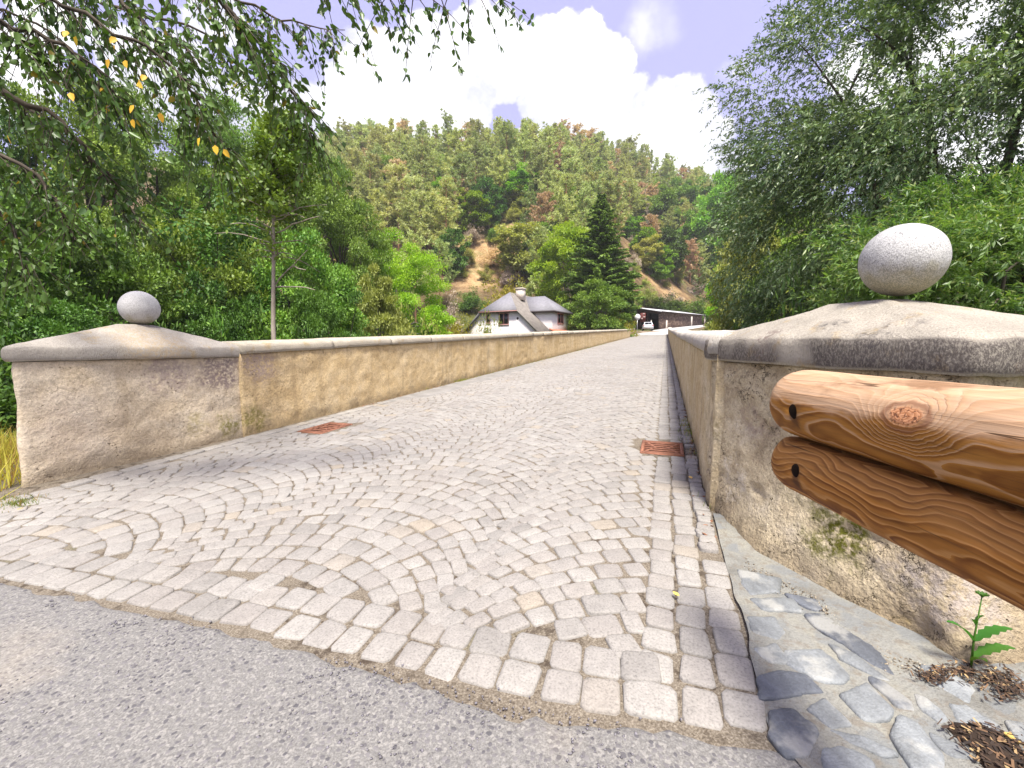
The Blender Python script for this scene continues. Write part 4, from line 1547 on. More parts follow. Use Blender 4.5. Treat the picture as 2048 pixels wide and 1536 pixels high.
def broadleaf(h, rx, rz, zc, ncl, nlf, L, Wd, clr=0.27, droop=0.25, bare=0.0, trunk_r=None, lean=0.0, limbs=24, hollow=0.45, flat=0.62, seed=0, top_lean=0.0):
    """returns (trunk mesh, crown mesh); base at the origin"""
    r_ = np.random.default_rng(seed)
    trunk_r = trunk_r or h * 0.016
    cl = []
    while len(cl) < ncl:
        v = r_.normal(0, 1, 3)
        v /= np.linalg.norm(v)
        rad = hollow + (1 - hollow) * r_.random() ** 0.6
        c = v * rad * np.array([rx, rx, rz])
        s = 1 + 0.28 * float(vnoise([v * 1.8 + seed])[0])
        c = c * s + [lean * h * .3, 0, zc]
        if c[2] < h * 0.06:
            continue
        cl.append(c)
    cl = np.array(cl)
    mbt = MB()
    z = np.linspace(0, 1, 9)
    wv = np.column_stack([np.cumsum(r_.normal(0, .03, 9)) * rx * .5 + lean * h * .3 * z, np.cumsum(r_.normal(0, .03, 9)) * rx * .5, z * (zc + rz * .55)])
    mbt.tube(wv, trunk_r * (1.25 - z) ** 1.0 + 0.01, 8)
    for c in cl[:limbs]:
        k = r_.uniform(.25, .8)
        st = np.array([np.interp(k, z, wv[:, j]) for j in range(3)])
        if c[2] < st[2] - rz * .5:
            st = np.array([np.interp(.25, z, wv[:, j]) for j in range(3)])
        P = bent(st, c, r_.uniform(-.1, .25) * np.linalg.norm(c - st), 6, 0.03 * rx)
        mbt.tube(P, np.linspace(trunk_r * .42, trunk_r * .08, 6), 5, cap=False)
    mbc = MB()
    for c in cl:
        n = int(nlf * r_.uniform(.55, 1.45))
        R_ = clr * rx * r_.uniform(.65, 1.35)
        v = r_.normal(0, 1, (n, 3))
        v /= np.linalg.norm(v, axis=1)[:, None]
        q = v * (r_.random((n, 1)) ** .45) * R_
        q[:, 2] *= flat
        P = c + q
        out = (P - [0, 0, zc * .8])
        out /= np.linalg.norm(out, axis=1)[:, None] + 1e-6
        D = out * .5 + v * .5 + r_.normal(0, .55, (n, 3))
        D[:, 2] -= droop
        U = np.array([0, 0, 1.0]) * .9 + out * .5 + r_.normal(0, .45, (n, 3))
        leaves(mbc, P, D, U, L * r_.uniform(.6, 1.3, n), Wd * r_.uniform(.7, 1.25, n))
    return mbt.mesh('trunk', True), mbc.mesh('crown')


def pine(h, seed=0, bare=0.45, w=0.17, dens=1.0, conic=0.6, tuft=(0.62, 0.15), sp=0.42):
    r_ = np.random.default_rng(seed)
    mbt, mbc = MB(), MB()
    z = np.linspace(0, 1, 8)
    ax = np.column_stack([np.cumsum(r_.normal(0, .012, 8)) * h * .35, np.cumsum(r_.normal(0, .012, 8)) * h * .35, z * h])
    mbt.tube(ax, h * .012 * (1.08 - z) + .01, 6)
    y = bare * h
    while y < h * .985:
        t = (y - bare * h) / (h * (1 - bare))
        prof = (1 - t) ** conic * (0.55 + .45 * min(1, t * 4 + .25))
        L = max(.35, w * h * prof * r_.uniform(.6, 1.3))
        if r_.random() < dens:
            for k in range(r_.integers(2, 5)):
                an = r_.uniform(0, 6.28)
                st = np.array([np.interp(y / h, z, ax[:, j]) for j in range(3)])
                d = np.array([math.cos(an), math.sin(an), r_.uniform(-.1, .35) + .5 * t])
                en = st + d * L * r_.uniform(.6, 1.1)
                P = bent(st, en, -.06 * L, 5)
                mbt.tube(P, np.linspace(h * .003, .012, 5), 4, cap=False)
                m = max(2, int(L / .55))
                for j in range(m):
                    f = .35 + .65 * (j + r_.random()) / m
                    c = np.array([np.interp(f, np.linspace(0, 1, 5), P[:, q]) for q in range(3)]) + r_.normal(0, .12 * L ** .5, 3)
                    n = r_.integers(14, 24)
                    v = r_.normal(0, 1, (n, 3))
                    v[:, 2] = v[:, 2] * .7 + .45
                    leaves(mbc, np.repeat(c[None], n, 0), v, r_.normal(0, 1, (n, 3)), tuft[0] * r_.uniform(.6, 1.3, n), tuft[1] * r_.uniform(.7, 1.3, n))
        y += sp * r_.uniform(.6, 1.4) * (0.7 + .6 * (1 - t))
    if not mbc.n:
        leaves(mbc, np.zeros((1, 3)), np.ones((1, 3)), np.array([[0, 1, 0.0]]), .1, .1)
    return mbt.mesh('trunk', True), mbc.mesh('crown')


def spruce(h, rb, seed=0, sp=0.33):
    r_ = np.random.default_rng(seed)
    mbt, mbc = MB(), MB()
    mbt.tube([(0, 0, 0), (0.03, 0, h * .5), (0, 0, h)], [h * .014, h * .008, .015], 7)
    y = h * .06
    while y < h * .985:
        t = y / h
        L = min(rb * (1 - t) ** .82, rb * .58) * r_.uniform(.75, 1.2) + .12
        nb = max(4, int(9 * (1 - t) + 4))
        a0 = r_.uniform(0, 6.28)
        for k in range(nb):
            an = a0 + k * 6.283 / nb + r_.normal(0, .22)
            l = L * r_.uniform(.6, 1.12)
            d = np.array([math.cos(an), math.sin(an), 0])
            st = np.array([0, 0, y])
            tt_ = np.linspace(0, 1, 5)[:, None]
            P = st + d * l * tt_ + np.array([0, 0, 1]) * (-.42 * l * tt_ + .25 * l * tt_ ** 2.2)
            mbt.tube(P, np.linspace(.03, .008, 5), 3, cap=False)
            n = int(50 + 60 * l)
            f = r_.random(n) ** .62
            C = np.stack([np.interp(f, tt_[:, 0], P[:, j]) for j in range(3)], 1)
            side = np.array([-d[1], d[0], 0]) * r_.choice([-1, 1], n)[:, None]
            D = d * .55 + side * r_.uniform(.3, 1.0, n)[:, None] + r_.normal(0, .15, (n, 3))
            D[:, 2] -= r_.uniform(.2, 1.1, n)
            leaves(mbc, C, D, np.array([0, 0, 1.0]) + r_.normal(0, .35, (n, 3)), (.30 + .10 * l) * r_.uniform(.6, 1.2, n) * (1.15 - .55 * f), .15)
        y += sp * (1.25 - .6 * t) * r_.uniform(.8, 1.2)
    return mbt.mesh('trunk', True), mbc.mesh('crown')


B_DARK = barkmat('bark_dark', (0.035, 0.028, 0.022), (0.11, 0.09, 0.07))
B_PINE = barkmat('bark_pine', (0.26, 0.13, 0.07), (0.50, 0.29, 0.17), 3)
B_GREY = barkmat('bark_grey', (0.12, 0.105, 0.09), (0.33, 0.29, 0.24))
F_DEEP = leafmat('leaf_deep_green', (0.018, 0.060, 0.008), (0.125, 0.225, 0.028), var=.25, trans=.16)
F_MID = leafmat('leaf_mid_green', (0.05, 0.125, 0.014), (0.25, 0.36, 0.05), var=.25, trans=.22)
F_BRIGHT = leafmat('leaf_bright_green', (0.095, 0.22, 0.012), (0.27, 0.42, 0.03), var=.2)
F_LIME = leafmat('leaf_fresh_lime', (0.12, 0.27, 0.012), (0.34, 0.50, 0.035), var=.1)
F_OLIVE = leafmat('leaf_olive', (0.18, 0.21, 0.04), (0.42, 0.44, 0.12), var=.2)
F_YELL = leafmat('leaf_yellow_green', (0.16, 0.17, 0.014), (0.34, 0.31, 0.030), var=.15)
F_PINE = leafmat('needle_olive', (0.26, 0.31, 0.10), (0.46, 0.49, 0.20), var=.22, trans=.3, wi=.3, hue=.025)
F_PING = leafmat('needle_green', (0.22, 0.29, 0.09), (0.42, 0.49, 0.19), var=.22, trans=.3, wi=.3, hue=.02)
F_BROWN = leafmat('needle_brown', (0.38, 0.26, 0.14), (0.58, 0.43, 0.26), var=.2, trans=.2, wi=.3)
F_BARE = leafmat('needle_grey', (0.26, 0.20, 0.15), (0.50, 0.41, 0.33), var=.2, trans=.1)
F_SPRUCE = leafmat('needle_spruce', (0.065, 0.125, 0.018), (0.25, 0.34, 0.055), var=.1, trans=.15)
F_WILLOW = leafmat('leaf_willow', (0.045, 0.098, 0.036), (0.17, 0.24, 0.09), accent=(0.24, 0.29, 0.15), acc_amt=.15, var=.1, rough=.4, spec=.5, trans=.2)
F_WILL2 = leafmat('leaf_willow_light', (0.05, 0.115, 0.026), (0.19, 0.275, 0.066), accent=(0.28, 0.32, 0.11), acc_amt=.12, var=.1, rough=.4, spec=.5)

# variants shared by many trees (base size 10 m tall)
BL = [broadleaf(10, 3.9, 4.4, 5.5, 75, 170, .42, .26, seed=s, flat=.5, clr=.24) for s in (1, 2, 3)]           # far: few, large leaves
BM = [broadleaf(10, 3.7, 4.6, 5.3, 130, 270, .25, .14, seed=s, clr=.22, flat=.45, hollow=.5) for s in (11, 12)]  # middle distance
BF = [broadleaf(10, 3.8, 4.7, 5.2, 230, 430, .125, .075, seed=s, clr=.18, flat=.42, hollow=.5) for s in (15, 16)]   # tall trees of the near bank
BN = [broadleaf(10, 3.9, 4.8, 5.2, 180, 380, .17, .10, seed=s, clr=.19, flat=.42, hollow=.5) for s in (21, 22)]   # near
PN = [pine(15, s, b, w, 1, c) for s, b, w, c in ((31, .22, .34, .6), (32, .36, .32, .5), (33, .45, .31, .42), (34, .14, .34, .8))]
PD = [pine(15, s, .35, .14, d_, .6, (.4, .06), .6) for s, d_ in ((41, .7), (42, .35))]
SH = [broadleaf(3, 1.7, 1.35, 1.35, 46, 130, .16, .075, seed=s, hollow=.2, limbs=30, trunk_r=.04, clr=.3) for s in (51, 52)]


def plant(name, label, cat, pair, leaf, bark, loc, sc, rz=None, group=None):
    o = thing(name, label, cat, loc, group, random.uniform(0, 6.28) if rz is None else rz, sc)
    inst('trunk', pair[0], o, None)
    if not pair[0].materials:
        pair[0].materials.append(bark)
    if not pair[1].materials:
        pair[1].materials.append(leaf)
    inst('crown', pair[1], o, leaf)
    for ch in o.children:
        if ch.name.startswith('trunk'):
            ch.material_slots[0].link = 'OBJECT'
            ch.material_slots[0].material = bark
    return o


def by_px(name, label, cat, pair, h0, leaf, bark, px, top, Y=None, base=None, wpx=None, r0=3.7, group=None, sink=0.1):
    """stand a tree so that it spans photo rows top..base at column px"""
    if Y is None:
        g = ground_hit(px, base)
    else:
        q = at(px, 600, Y)
        g = np.array([q[0], Y, tz(q[0], Y)])
    t = at(px, top, g[1])
    h = max(1.0, t[2] - g[2])
    s = h / h0
    sw = s if wpx is None else (wpx / 2 / FPX * g[1] * 1.0) / r0
    return plant(name, label, cat, pair, leaf, bark, (g[0], g[1], g[2] - sink), (sw, sw, s), group=group)


# ------------------------------------------------------------------ wooded hillside
def in_bare(px, py):
    return inpoly(px, py, [(925, 575), (945, 500), (985, 440), (1010, 470), (1010, 575)]) or inpoly(px, py, [(1255, 600), (1235, 470), (1275, 425), (1320, 500), (1330, 575), (1350, 600)]) \
        or inpoly(px, py, [(1180, 430), (1200, 385), (1260, 385), (1260, 430)])


GP = 'pines on the wooded hillside'
GB = 'broadleaf trees among the pines on the hillside'
GD = 'dead and dying pines on the hillside'


def zone(px, py):
    v = 'on the skyline ridge' if py < 350 else ('high on the hillside' if py < 420 else 'on the lower hillside')
    w = 'far left of the white house' if px < 700 else ('left of the white house' if px < 900 else ('above the white house' if px < 1110 else ('above the dark spruce' if px < 1270 else 'above the low shed')))
    return v, w


cnt = [0, 0, 0]
cand = []
y = 78.0
while y < 262:
    st = 6.2 if y < 150 else 5.0
    x0, x1 = -0.56 * y, 0.62 * y
    x = x0 + random.uniform(0, st)
    while x < x1:
        cand.append((x + random.uniform(-2, 2), y + random.uniform(-2.2, 2.2)))
        x += st * random.uniform(.75, 1.3)
    y += st * .95
random.shuffle(cand)
for (x, y) in cand:
    yb = float(hill_base(np.array([x]))[0])
    if y < yb + 3 or y > yb + 106 + 3 * random.random():
        continue
    z = tz(x, y)
    px, py = project(x, y, z)
    if px > 1180 and random.random() < .75:
        pass
    elif in_bare(px, py) or in_bare(px, py - 7200 / y) or in_bare(px, py - 3600 / y) or in_bare(px + 2600 / y, py - 4000 / y) or in_bare(px - 2600 / y, py - 4000 / y):
        continue
    if px < 560 or px > 1950 or (1240 < px < 1430 and py > 585):
        continue
    if py > 540 and random.random() < .4:
        continue
    ridge = y > yb + 85
    v, w = zone(px, py)
    k = random.random()
    dec = .40 if px < 690 else (.24 if px < 1260 else .62)
    if py > 470:
        dec += .2
    dead = .11 if 850 < px < 1330 else .04
    if k < dec and cnt[1] < 190:
        cnt[1] += 1
        lf, nm = random.choice(((F_MID, 'mid green'), (F_DEEP, 'dark green'), (F_OLIVE, 'olive'), (F_OLIVE, 'olive'), (F_BRIGHT, 'bright green')))
        plant('broadleaf_tree', f'{nm} broadleaf tree {v} {w}', 'tree', random.choice(BL), lf, B_GREY, (x, y, z - .3), random.uniform(.65, 1.15) * (.8 if ridge else 1), group=GB)
    elif k < dec + dead and cnt[2] < 70:
        cnt[2] += 1
        if random.random() < .6:
            plant('pine_tree', f'rust brown dying pine {v} {w}', 'tree', random.choice(PN[1:3]), F_BROWN, B_PINE, (x, y, z - .3), random.uniform(.75, 1.1), group=GD)
        else:
            plant('pine_tree', f'bare grey dead pine {v} {w}', 'tree', random.choice(PD), F_BARE, B_GREY, (x, y, z - .3), random.uniform(.7, 1.05), group=GD)
    elif cnt[0] < 290:
        cnt[0] += 1
        lf, nm = random.choice(((F_PINE, 'olive'), (F_PINE, 'olive'), (F_PING, 'green')))
        plant('pine_tree', f'{nm} pine {v} {w}', 'tree', random.choice(PN), lf, B_PINE, (x, y, z - .3), (lambda q, s_: (s_ * q, s_ * q, s_))(random.uniform(.62, .85) if ridge else random.uniform(.75, 1.0), random.uniform(.85, 1.4) * (.8 if ridge else 1)), group=GP)

for k in range(230):
    y = random.uniform(82, 178)
    x = random.uniform(-.5, .62) * y
    z = tz(x, y)
    px, py = project(x, y, z)
    if y < float(hill_base(np.array([x]))[0]) or px < 560 or px > 1700 or ((in_bare(px, py) or in_bare(px, py - 1500 / y)) and random.random() < (.9 if px < 1150 else .2)):
        continue
    v, w = zone(px, py)
    lf, nm = random.choice(((F_OLIVE, 'olive'), (F_OLIVE, 'olive'), (F_MID, 'green'), (F_BROWN, 'brown'), (F_BARE, 'grey bare')))
    plant('shrub', f'{nm} undergrowth bush {v} {w}', 'shrub', random.choice(SH), lf, B_GREY, (x, y, z - .1), random.uniform(.8, 1.8), group='undergrowth bushes on the hillside')

# ------------------------------------------------------------------ trees placed one by one
T = by_px
T('pine_tree', 'tall pale olive pine standing forward of the forest left of the bare slope', 'tree', PN[0], 15, F_PINE, B_PINE, 742, 325, base=480, group=GP)
T('pine_tree', 'olive pine with several reddish stems showing, right of the tall pale pine', 'tree', PN[1], 15, F_PINE, B_PINE, 830, 370, base=495, group=GP)
T('pine_tree', 'slender pine with a long bare orange trunk left of the bare slope', 'tree', PN[2], 15, F_BROWN, B_PINE, 915, 355, base=470, group=GP)
T('pine_tree', 'rust brown pine above the roof of the white house', 'tree', PN[1], 15, F_BROWN, B_PINE, 1088, 385, base=500, group=GP)
T('pine_tree', 'olive green pine beside the rust brown one above the white house', 'tree', PN[0], 15, F_PINE, B_PINE, 1125, 360, base=480, group=GP)
T('broadleaf_tree', 'round dark green tree standing out among the pale pines', 'tree', BL[0], 10, F_MID, B_GREY, 800, 318, base=400, wpx=90, group=GB)
T('broadleaf_tree', 'bright green round tree in the middle of the hillside pines', 'tree', BL[1], 10, F_BRIGHT, B_GREY, 1040, 335, base=420, wpx=70, group=GB)
T('broadleaf_tree', 'narrow dark blue-green tree at the top of the bare slope', 'tree', BL[2], 10, F_DEEP, B_GREY, 978, 350, base=460, wpx=60, group=GB)
T('broadleaf_tree', 'dark green tree at the left edge of the bare slope', 'tree', BL[0], 10, F_DEEP, B_GREY, 905, 455, base=560, wpx=62, group=GB)
T('broadleaf_tree', 'pale olive spreading tree just right of the bare slope', 'tree', BL[1], 10, F_OLIVE, B_GREY, 1040, 440, base=565, wpx=100, group=GB)
T('broadleaf_tree', 'dark green tree high above the dark spruce', 'tree', BL[2], 10, F_DEEP, B_GREY, 1120, 300, base=385, wpx=56, group=GB)
T('broadleaf_tree', 'small dark bush-like tree near the skyline right of the house', 'tree', BL[0], 10, F_DEEP, B_GREY, 1180, 335, base=385, wpx=50, group=GB)
for i, (px, tp, bs, w, lf, lab) in enumerate(((1322, 370, 480, 70, F_MID, 'mid green tree above the low shed, leftmost of that clump'), (1368, 355, 470, 74, F_MID, 'green tree above the low shed, tallest of that clump'),
                                     (1330, 450, 560, 70, F_DEEP, 'dark green tree straight above the shed roof'), (1430, 345, 560, 90, F_BRIGHT, 'bright yellow-green tree right of the shed clump'),
                                     (1385, 420, 545, 66, F_MID, 'green tree between the shed clump and the bright tree'), (1470, 330, 520, 84, F_MID, 'tall green tree against the sky beside the big willow'),
                                     (1500, 400, 590, 90, F_OLIVE, 'tawny olive tree half hidden behind the big willow'))):
    T('broadleaf_tree', lab, 'tree', BL[i % 3], 10, lf, B_GREY, px, tp, base=bs, wpx=w, group='broadleaf trees above the shed')

# by the house
SPR = spruce(19, 6.4, 61, .28)
T('spruce_tree', 'tall dark spruce with a pointed top beside the white house', 'tree', SPR, 19, F_SPRUCE, B_DARK, 1200, 380, Y=60, wpx=190, r0=5.2)
T('broadleaf_tree', 'bright green tree pressed against the left side of the dark spruce', 'tree', BM[0], 10, F_LIME, B_GREY, 1140, 430, Y=67, wpx=130)
T('broadleaf_tree', 'small mid green tree in front of the foot of the spruce', 'tree', BM[1], 10, F_MID, B_GREY, 1196, 550, Y=52, wpx=110)
T('broadleaf_tree', 'low dark green tree between the house and the spruce', 'tree', BM[0], 10, F_DEEP, B_GREY, 1238, 565, Y=62, wpx=52)
T('shrub', 'yellow-green bush at the far end of the long wall', 'shrub', SH[0], 3, F_YELL, B_GREY, 1244, 624, Y=57, wpx=56, r0=1.7)
T('shrub', 'yellow-green feathery bush in front of the house gable', 'shrub', SH[1], 3, F_OLIVE, B_GREY, 975, 615, Y=41, wpx=62, r0=1.7)
T('shrub', 'low yellow-green bush at the right foot of the gable', 'shrub', SH[0], 3, F_YELL, B_GREY, 955, 645, Y=40, wpx=60, r0=1.7)
T('shrub', 'yellow green bush on the bank behind the house roof', 'shrub', SH[1], 3, F_YELL, B_GREY, 1025, 545, Y=66, wpx=110, r0=1.7)
T('shrub', 'grey bare twiggy bush left of the house', 'shrub', SH[0], 3, F_BARE, B_GREY, 900, 588, Y=58, wpx=70, r0=1.7)
T('shrub', 'yellowing bush left of the house, right of the round bright tree', 'shrub', SH[1], 3, F_YELL, B_GREY, 925, 622, Y=48, wpx=90, r0=1.7)
T('shrub', 'orange-green thicket left of the house beside the long wall', 'shrub', SH[0], 3, F_YELL, B_GREY, 870, 618, Y=44, wpx=110, r0=1.7)
T('shrub', 'dark low bush behind the shed roof', 'shrub', SH[1], 3, F_DEEP, B_GREY, 1330, 585, Y=101, wpx=110, r0=1.7)
T('shrub', 'dark low bush behind the far end of the shed', 'shrub', SH[0], 3, F_DEEP, B_GREY, 1400, 590, Y=108, wpx=100, r0=1.7)
T('broadleaf_tree', 'round bright green tree left of the house', 'tree', BF[1], 10, F_LIME, B_GREY, 792, 484, Y=38, wpx=215)
T('broadleaf_tree', 'pale olive loose tree in front of the round bright green one', 'tree', BM[0], 10, F_OLIVE, B_GREY, 752, 525, Y=25, wpx=125)
T('shrub', 'olive bush right of the pale loose tree behind the wall', 'shrub', SH[1], 3, F_OLIVE, B_GREY, 815, 600, Y=24, wpx=110, r0=1.7)

# big trees on the left bank
GL = 'leafy trees massed beyond the farther wall'
for i, (px, tp, Y, w, pr, lf, lab) in enumerate((
        (60, 330, 11, 330, BN[0], F_DEEP, 'dark leafy tree at the left edge behind the overhanging twigs'),
        (230, 430, 13, 260, BN[1], F_DEEP, 'dark leafy tree right behind the farther stone ball'),
        (390, 395, 17, 250, BN[0], F_MID, 'leafy tree with a pale sunlit top right of the farther ball'),
        (430, 540, 14, 170, BN[1], F_DEEP, 'low dark tree below the pale topped one'),
        (610, 440, 18, 220, BN[1], F_MID, 'leafy tree right of the slender pale trunk'),
        (650, 545, 15, 150, BN[0], F_DEEP, 'low dark tree right of the slender trunk, close behind the wall'),
        (690, 350, 34, 190, BF[0], F_MID, 'green tree behind the slender trunk, touching the pine forest'),
        (600, 255, 40, 230, BF[1], F_MID, 'tall green tree whose top reaches the skyline near the twigs'),
        (470, 225, 38, 250, BF[0], F_MID, 'tall green tree seen through the hanging twigs, middle one'),
        (330, 190, 34, 260, BF[1], F_MID, 'tall green tree left of the middle one, seen through the hanging twigs'),
        (180, 180, 30, 300, BF[0], F_MID, 'tall green tree behind the thick dark branch'),
        (10, 170, 27, 300, BF[1], F_DEEP, 'tall green tree at the far left behind everything'),
        (-160, 220, 20, 380, BF[0], F_DEEP, 'dark tree cut by the left edge of the view'),
        (130, 560, 9, 230, BN[0], F_DEEP, 'dark undergrowth tree left of the farther stone ball'))):
    T('broadleaf_tree', lab, 'tree', pr, 10, lf, B_DARK, px, tp, Y=Y, wpx=w * 1.08, r0=3.9, group=GL)
for i, (px, tp, Y, w, lf, lab) in enumerate(((435, 640, 11.5, 120, F_MID, 'fresh green bush right of the farther pillar cap'), (610, 640, 11, 150, F_DEEP, 'dark bush behind the wall right of the slender trunk'),
                                         (720, 640, 17, 120, F_MID, 'green bush peeping over the wall, middle of the three'), (330, 610, 10, 170, F_DEEP, 'dark bush behind the farther stone ball'),
                                         (30, 600, 8, 240, F_DEEP, 'dark bush behind the left end of the farther cap'), (540, 600, 15, 180, F_DEEP, 'dark shaded bush at the foot of the slender trunk'))):
    T('shrub', lab, 'shrub', SH[i % 2], 3, lf, B_DARK, px, tp, Y=Y, wpx=w, r0=1.7, group='bushes close behind the farther wall')
# bushes in the shade behind the pillar end
T('shrub', 'dark bush beyond the left end of the farther pillar', 'shrub', SH[1], 3, F_DEEP, B_DARK, -120, 690, Y=7.0, wpx=300, r0=1.7, group='bushes close behind the farther wall')

# slender pale trunk
g = at(541, 660, 9.6)
zb = tz(g[0], 9.6)
tp = at(546, 235, 9.6)
r_ = np.random.default_rng(5)
mb = MB()
z = np.linspace(0, 1, 14)
ax = np.column_stack([g[0] + (tp[0] - g[0]) * z + np.cumsum(r_.normal(0, .018, 14)), np.full(14, 9.6) + np.cumsum(r_.normal(0, .02, 14)), zb + (tp[2] - zb) * z])
root = thing('slender_tree', 'slender tree with a bare pale trunk rising behind the farther wall', 'tree', (ax[0, 0], 9.6, zb))
mb.tube(ax, .082 * (1.12 - z), 9)
cr = MB()
tip = []
for k in range(64):
    f = r_.uniform(.62, 1.0) ** .8
    s0 = np.array([np.interp(f, z, ax[:, j]) for j in range(3)])
    an = r_.uniform(0, 6.28)
    L = r_.uniform(.5, 1.5) * (1.25 - .55 * f)
    e = s0 + np.array([math.cos(an), math.sin(an), r_.uniform(-.15, .35)]) * L
    P = bent(s0, e, .08, 5, .02)
    mb.tube(P, np.linspace(.018, .006, 5), 4, cap=False)
    n = int(r_.uniform(150, 300)) if f > .80 else 26
    ff = r_.random(n) ** .6
    C = np.stack([np.interp(ff, np.linspace(0, 1, 5), P[:, j]) for j in range(3)], 1) + r_.normal(0, .11, (n, 3))
    D = r_.normal(0, 1, (n, 3))
    D[:, 2] -= .4
    leaves(cr, C, D, np.array([0, 0, 1.0]) + r_.normal(0, .5, (n, 3)), .10 * r_.uniform(.7, 1.3, n), .06)
for (px0, py0, px1, py1) in ((548, 468, 640, 432), (548, 575, 615, 500), (575, 540, 612, 540), (545, 575, 630, 580)):
    mb.tube(bent(at(px0, py0, 9.6), at(px1, py1, 9.3), .05, 6, .02), np.linspace(.022, .007, 6), 4, cap=False)
mb.build('trunk', barkmat('bark_pale', (0.20, 0.165, 0.13), (0.42, 0.36, 0.30), 9), root, smooth=True)
cr.build('crown', F_MID, root)
# dark thick trunk in the shade left of it
g = at(482, 660, 17.0)
zb = tz(g[0], 17.0)
root = thing('broadleaf_tree', 'dark thick trunk in the shade left of the slender pale one', 'tree', (g[0], 17.0, zb), GL)
MB().tube([(g[0], 17, zb), (g[0] - .1, 17, zb + 4), (g[0] - .05, 17, zb + 9)], [.26, .21, .13], 9).build('trunk', B_DARK, root, smooth=True)
cr = MB()
n = 5200
q = r_.normal(0, 1, (n, 3))
q /= np.linalg.norm(q, axis=1)[:, None]
cc = np.array([g[0], 17, zb + 8.5]) + r_.normal(0, 1, (26, 3)) * [1.1, 1.1, 1.5]
C = cc[r_.integers(0, 26, n)] + q * r_.random((n, 1)) ** .5 * .75
leaves(cr, C, q + [0, 0, -.3], np.array([0, 0, 1.0]) + r_.normal(0, .5, (n, 3)), .17 * r_.uniform(.7, 1.3, n), .10)
cr.build('crown', F_DEEP, root)


# ------------------------------------------------------------------ willows on the right bank
def willow(name, label, base, cen, rad, ncl, nlf, L, Wd, leaf, bark, seed, trunk_r, clr, gaps=(), group=None, limbs=60, droop=.55):
    r_ = np.random.default_rng(seed)
    root = thing(name, label, 'tree', base, group)
    base, cen, rad = (np.array(v, float) for v in (base, cen, rad))
    mbt, mbc = MB(), MB()
    fork = base + (cen - base) * np.array([.35, .35, .45])
    mbt.tube(bent(base, fork, 0, 5, .05), np.linspace(trunk_r, trunk_r * .75, 5), 9)
    arms = []
    for k in range(7):
        an = k * 6.283 / 7 + r_.normal(0, .2)
        e = cen + np.array([math.cos(an), math.sin(an), r_.uniform(-.3, .7)]) * rad * .55
        P = bent(fork, e, r_.uniform(-.1, .25) * rad[2], 8, .06)
        mbt.tube(P, np.linspace(trunk_r * .6, trunk_r * .18, 8), 7, cap=False)
        arms.append(P)
    cl = []
    while len(cl) < ncl:
        v = r_.normal(0, 1, 3)
        v /= np.linalg.norm(v)
        rr = .30 + .70 * r_.random() ** .55
        c = cen + v * rr * rad * (1 + .22 * float(vnoise([v * 2.1 + seed])[0]))
        px, py = project(*c)
        bad = False
        for (gx, gy, gr) in gaps:
            if (px - gx) ** 2 + (py - gy) ** 2 < gr * gr:
                bad = True
        if bad or c[2] < tz(c[0], c[1]) + .2:
            continue
        cl.append(c)
    cl = np.array(cl)
    nodes = np.concatenate(arms)
    for i, c in enumerate(cl):
        if i < limbs:
            j = np.argmin(np.linalg.norm(nodes - c, axis=1))
            mbt.tube(bent(nodes[j], c, .1, 5, .04), np.linspace(trunk_r * .16, .012, 5), 4, cap=False)
        n = int(nlf * r_.uniform(.5, 1.5))
        # leaves strung along short drooping shoots
        ns = max(4, n // 16)
        Rr = clr * r_.uniform(.7, 1.3)
        v = r_.normal(0, 1, (ns, 3))
        v /= np.linalg.norm(v, axis=1)[:, None]
        s0 = c + v * r_.random((ns, 1)) ** .5 * Rr * np.array([1, 1, .75])
        out = s0 - cen
        out /= np.linalg.norm(out, axis=1)[:, None] + 1e-6
        d = out * .8 + v * .4 + r_.normal(0, .25, (ns, 3))
        d[:, 2] += r_.uniform(-.6, .5, ns)
        d /= np.linalg.norm(d, axis=1)[:, None]
        sl = r_.uniform(.35, .8, ns) * Rr
        f = r_.random((ns, 16, 1))
        P = s0[:, None] + d[:, None] * f * sl[:, None, None]
        P[..., 2] -= (f[..., 0] ** 2) * sl[:, None] * .35
        D = d[:, None] * .9 + r_.normal(0, .55, (ns, 16, 3))
        D[..., 2] -= droop
        P, D = P.reshape(-1, 3), D.reshape(-1, 3)
        m = len(P)
        leaves(mbc, P, D, np.array([0, 0, 1.0]) + r_.normal(0, .6, (m, 3)), L * r_.uniform(.6, 1.3, m), Wd * r_.uniform(.75, 1.3, m))
    mbt.build('trunk', bark, root, smooth=True)
    mbc.build('crown', leaf, root)
    return root


gx = at(1850, 250, 11.0)
willow('willow_tree', 'huge grey-green willow towering over the nearer wall', (gx[0] + 1.0, 11.5, tz(gx[0] + 1, 11.5)), (gx[0] + 2.3, 11.5, 6.2), (6.2, 4.9, 6.3), 480, 1300, .112, .036,
       F_WILLOW, B_DARK, 71, .26, .92, gaps=((1740, 140, 62), (1640, 175, 40), (1950, 55, 95), (1790, 160, 40), (1895, 100, 40)))
gx = at(1990, 400, 6.2)
willow('willow_tree', 'lighter green willow bush with long leaves behind the nearer stone ball', (gx[0] + .4, 6.6, tz(gx[0], 6.6)), (gx[0] + .45, 6.5, 1.5), (2.1, 1.6, 2.25), 170, 800, .10, .022,
       F_WILL2, B_DARK, 72, .10, .42)
gx = at(1745, 520, 12.0)
willow('willow_tree', 'dark green bushy willow left of the nearer stone ball', (gx[0], 12, tz(gx[0], 12)), (gx[0] + .2, 12.4, 1.4), (2.3, 2.0, 3.0), 130, 800, .125, .034, F_WILLOW, B_DARK, 73, .12, .6)
GR_ = 'trees and bushes behind the nearer wall'
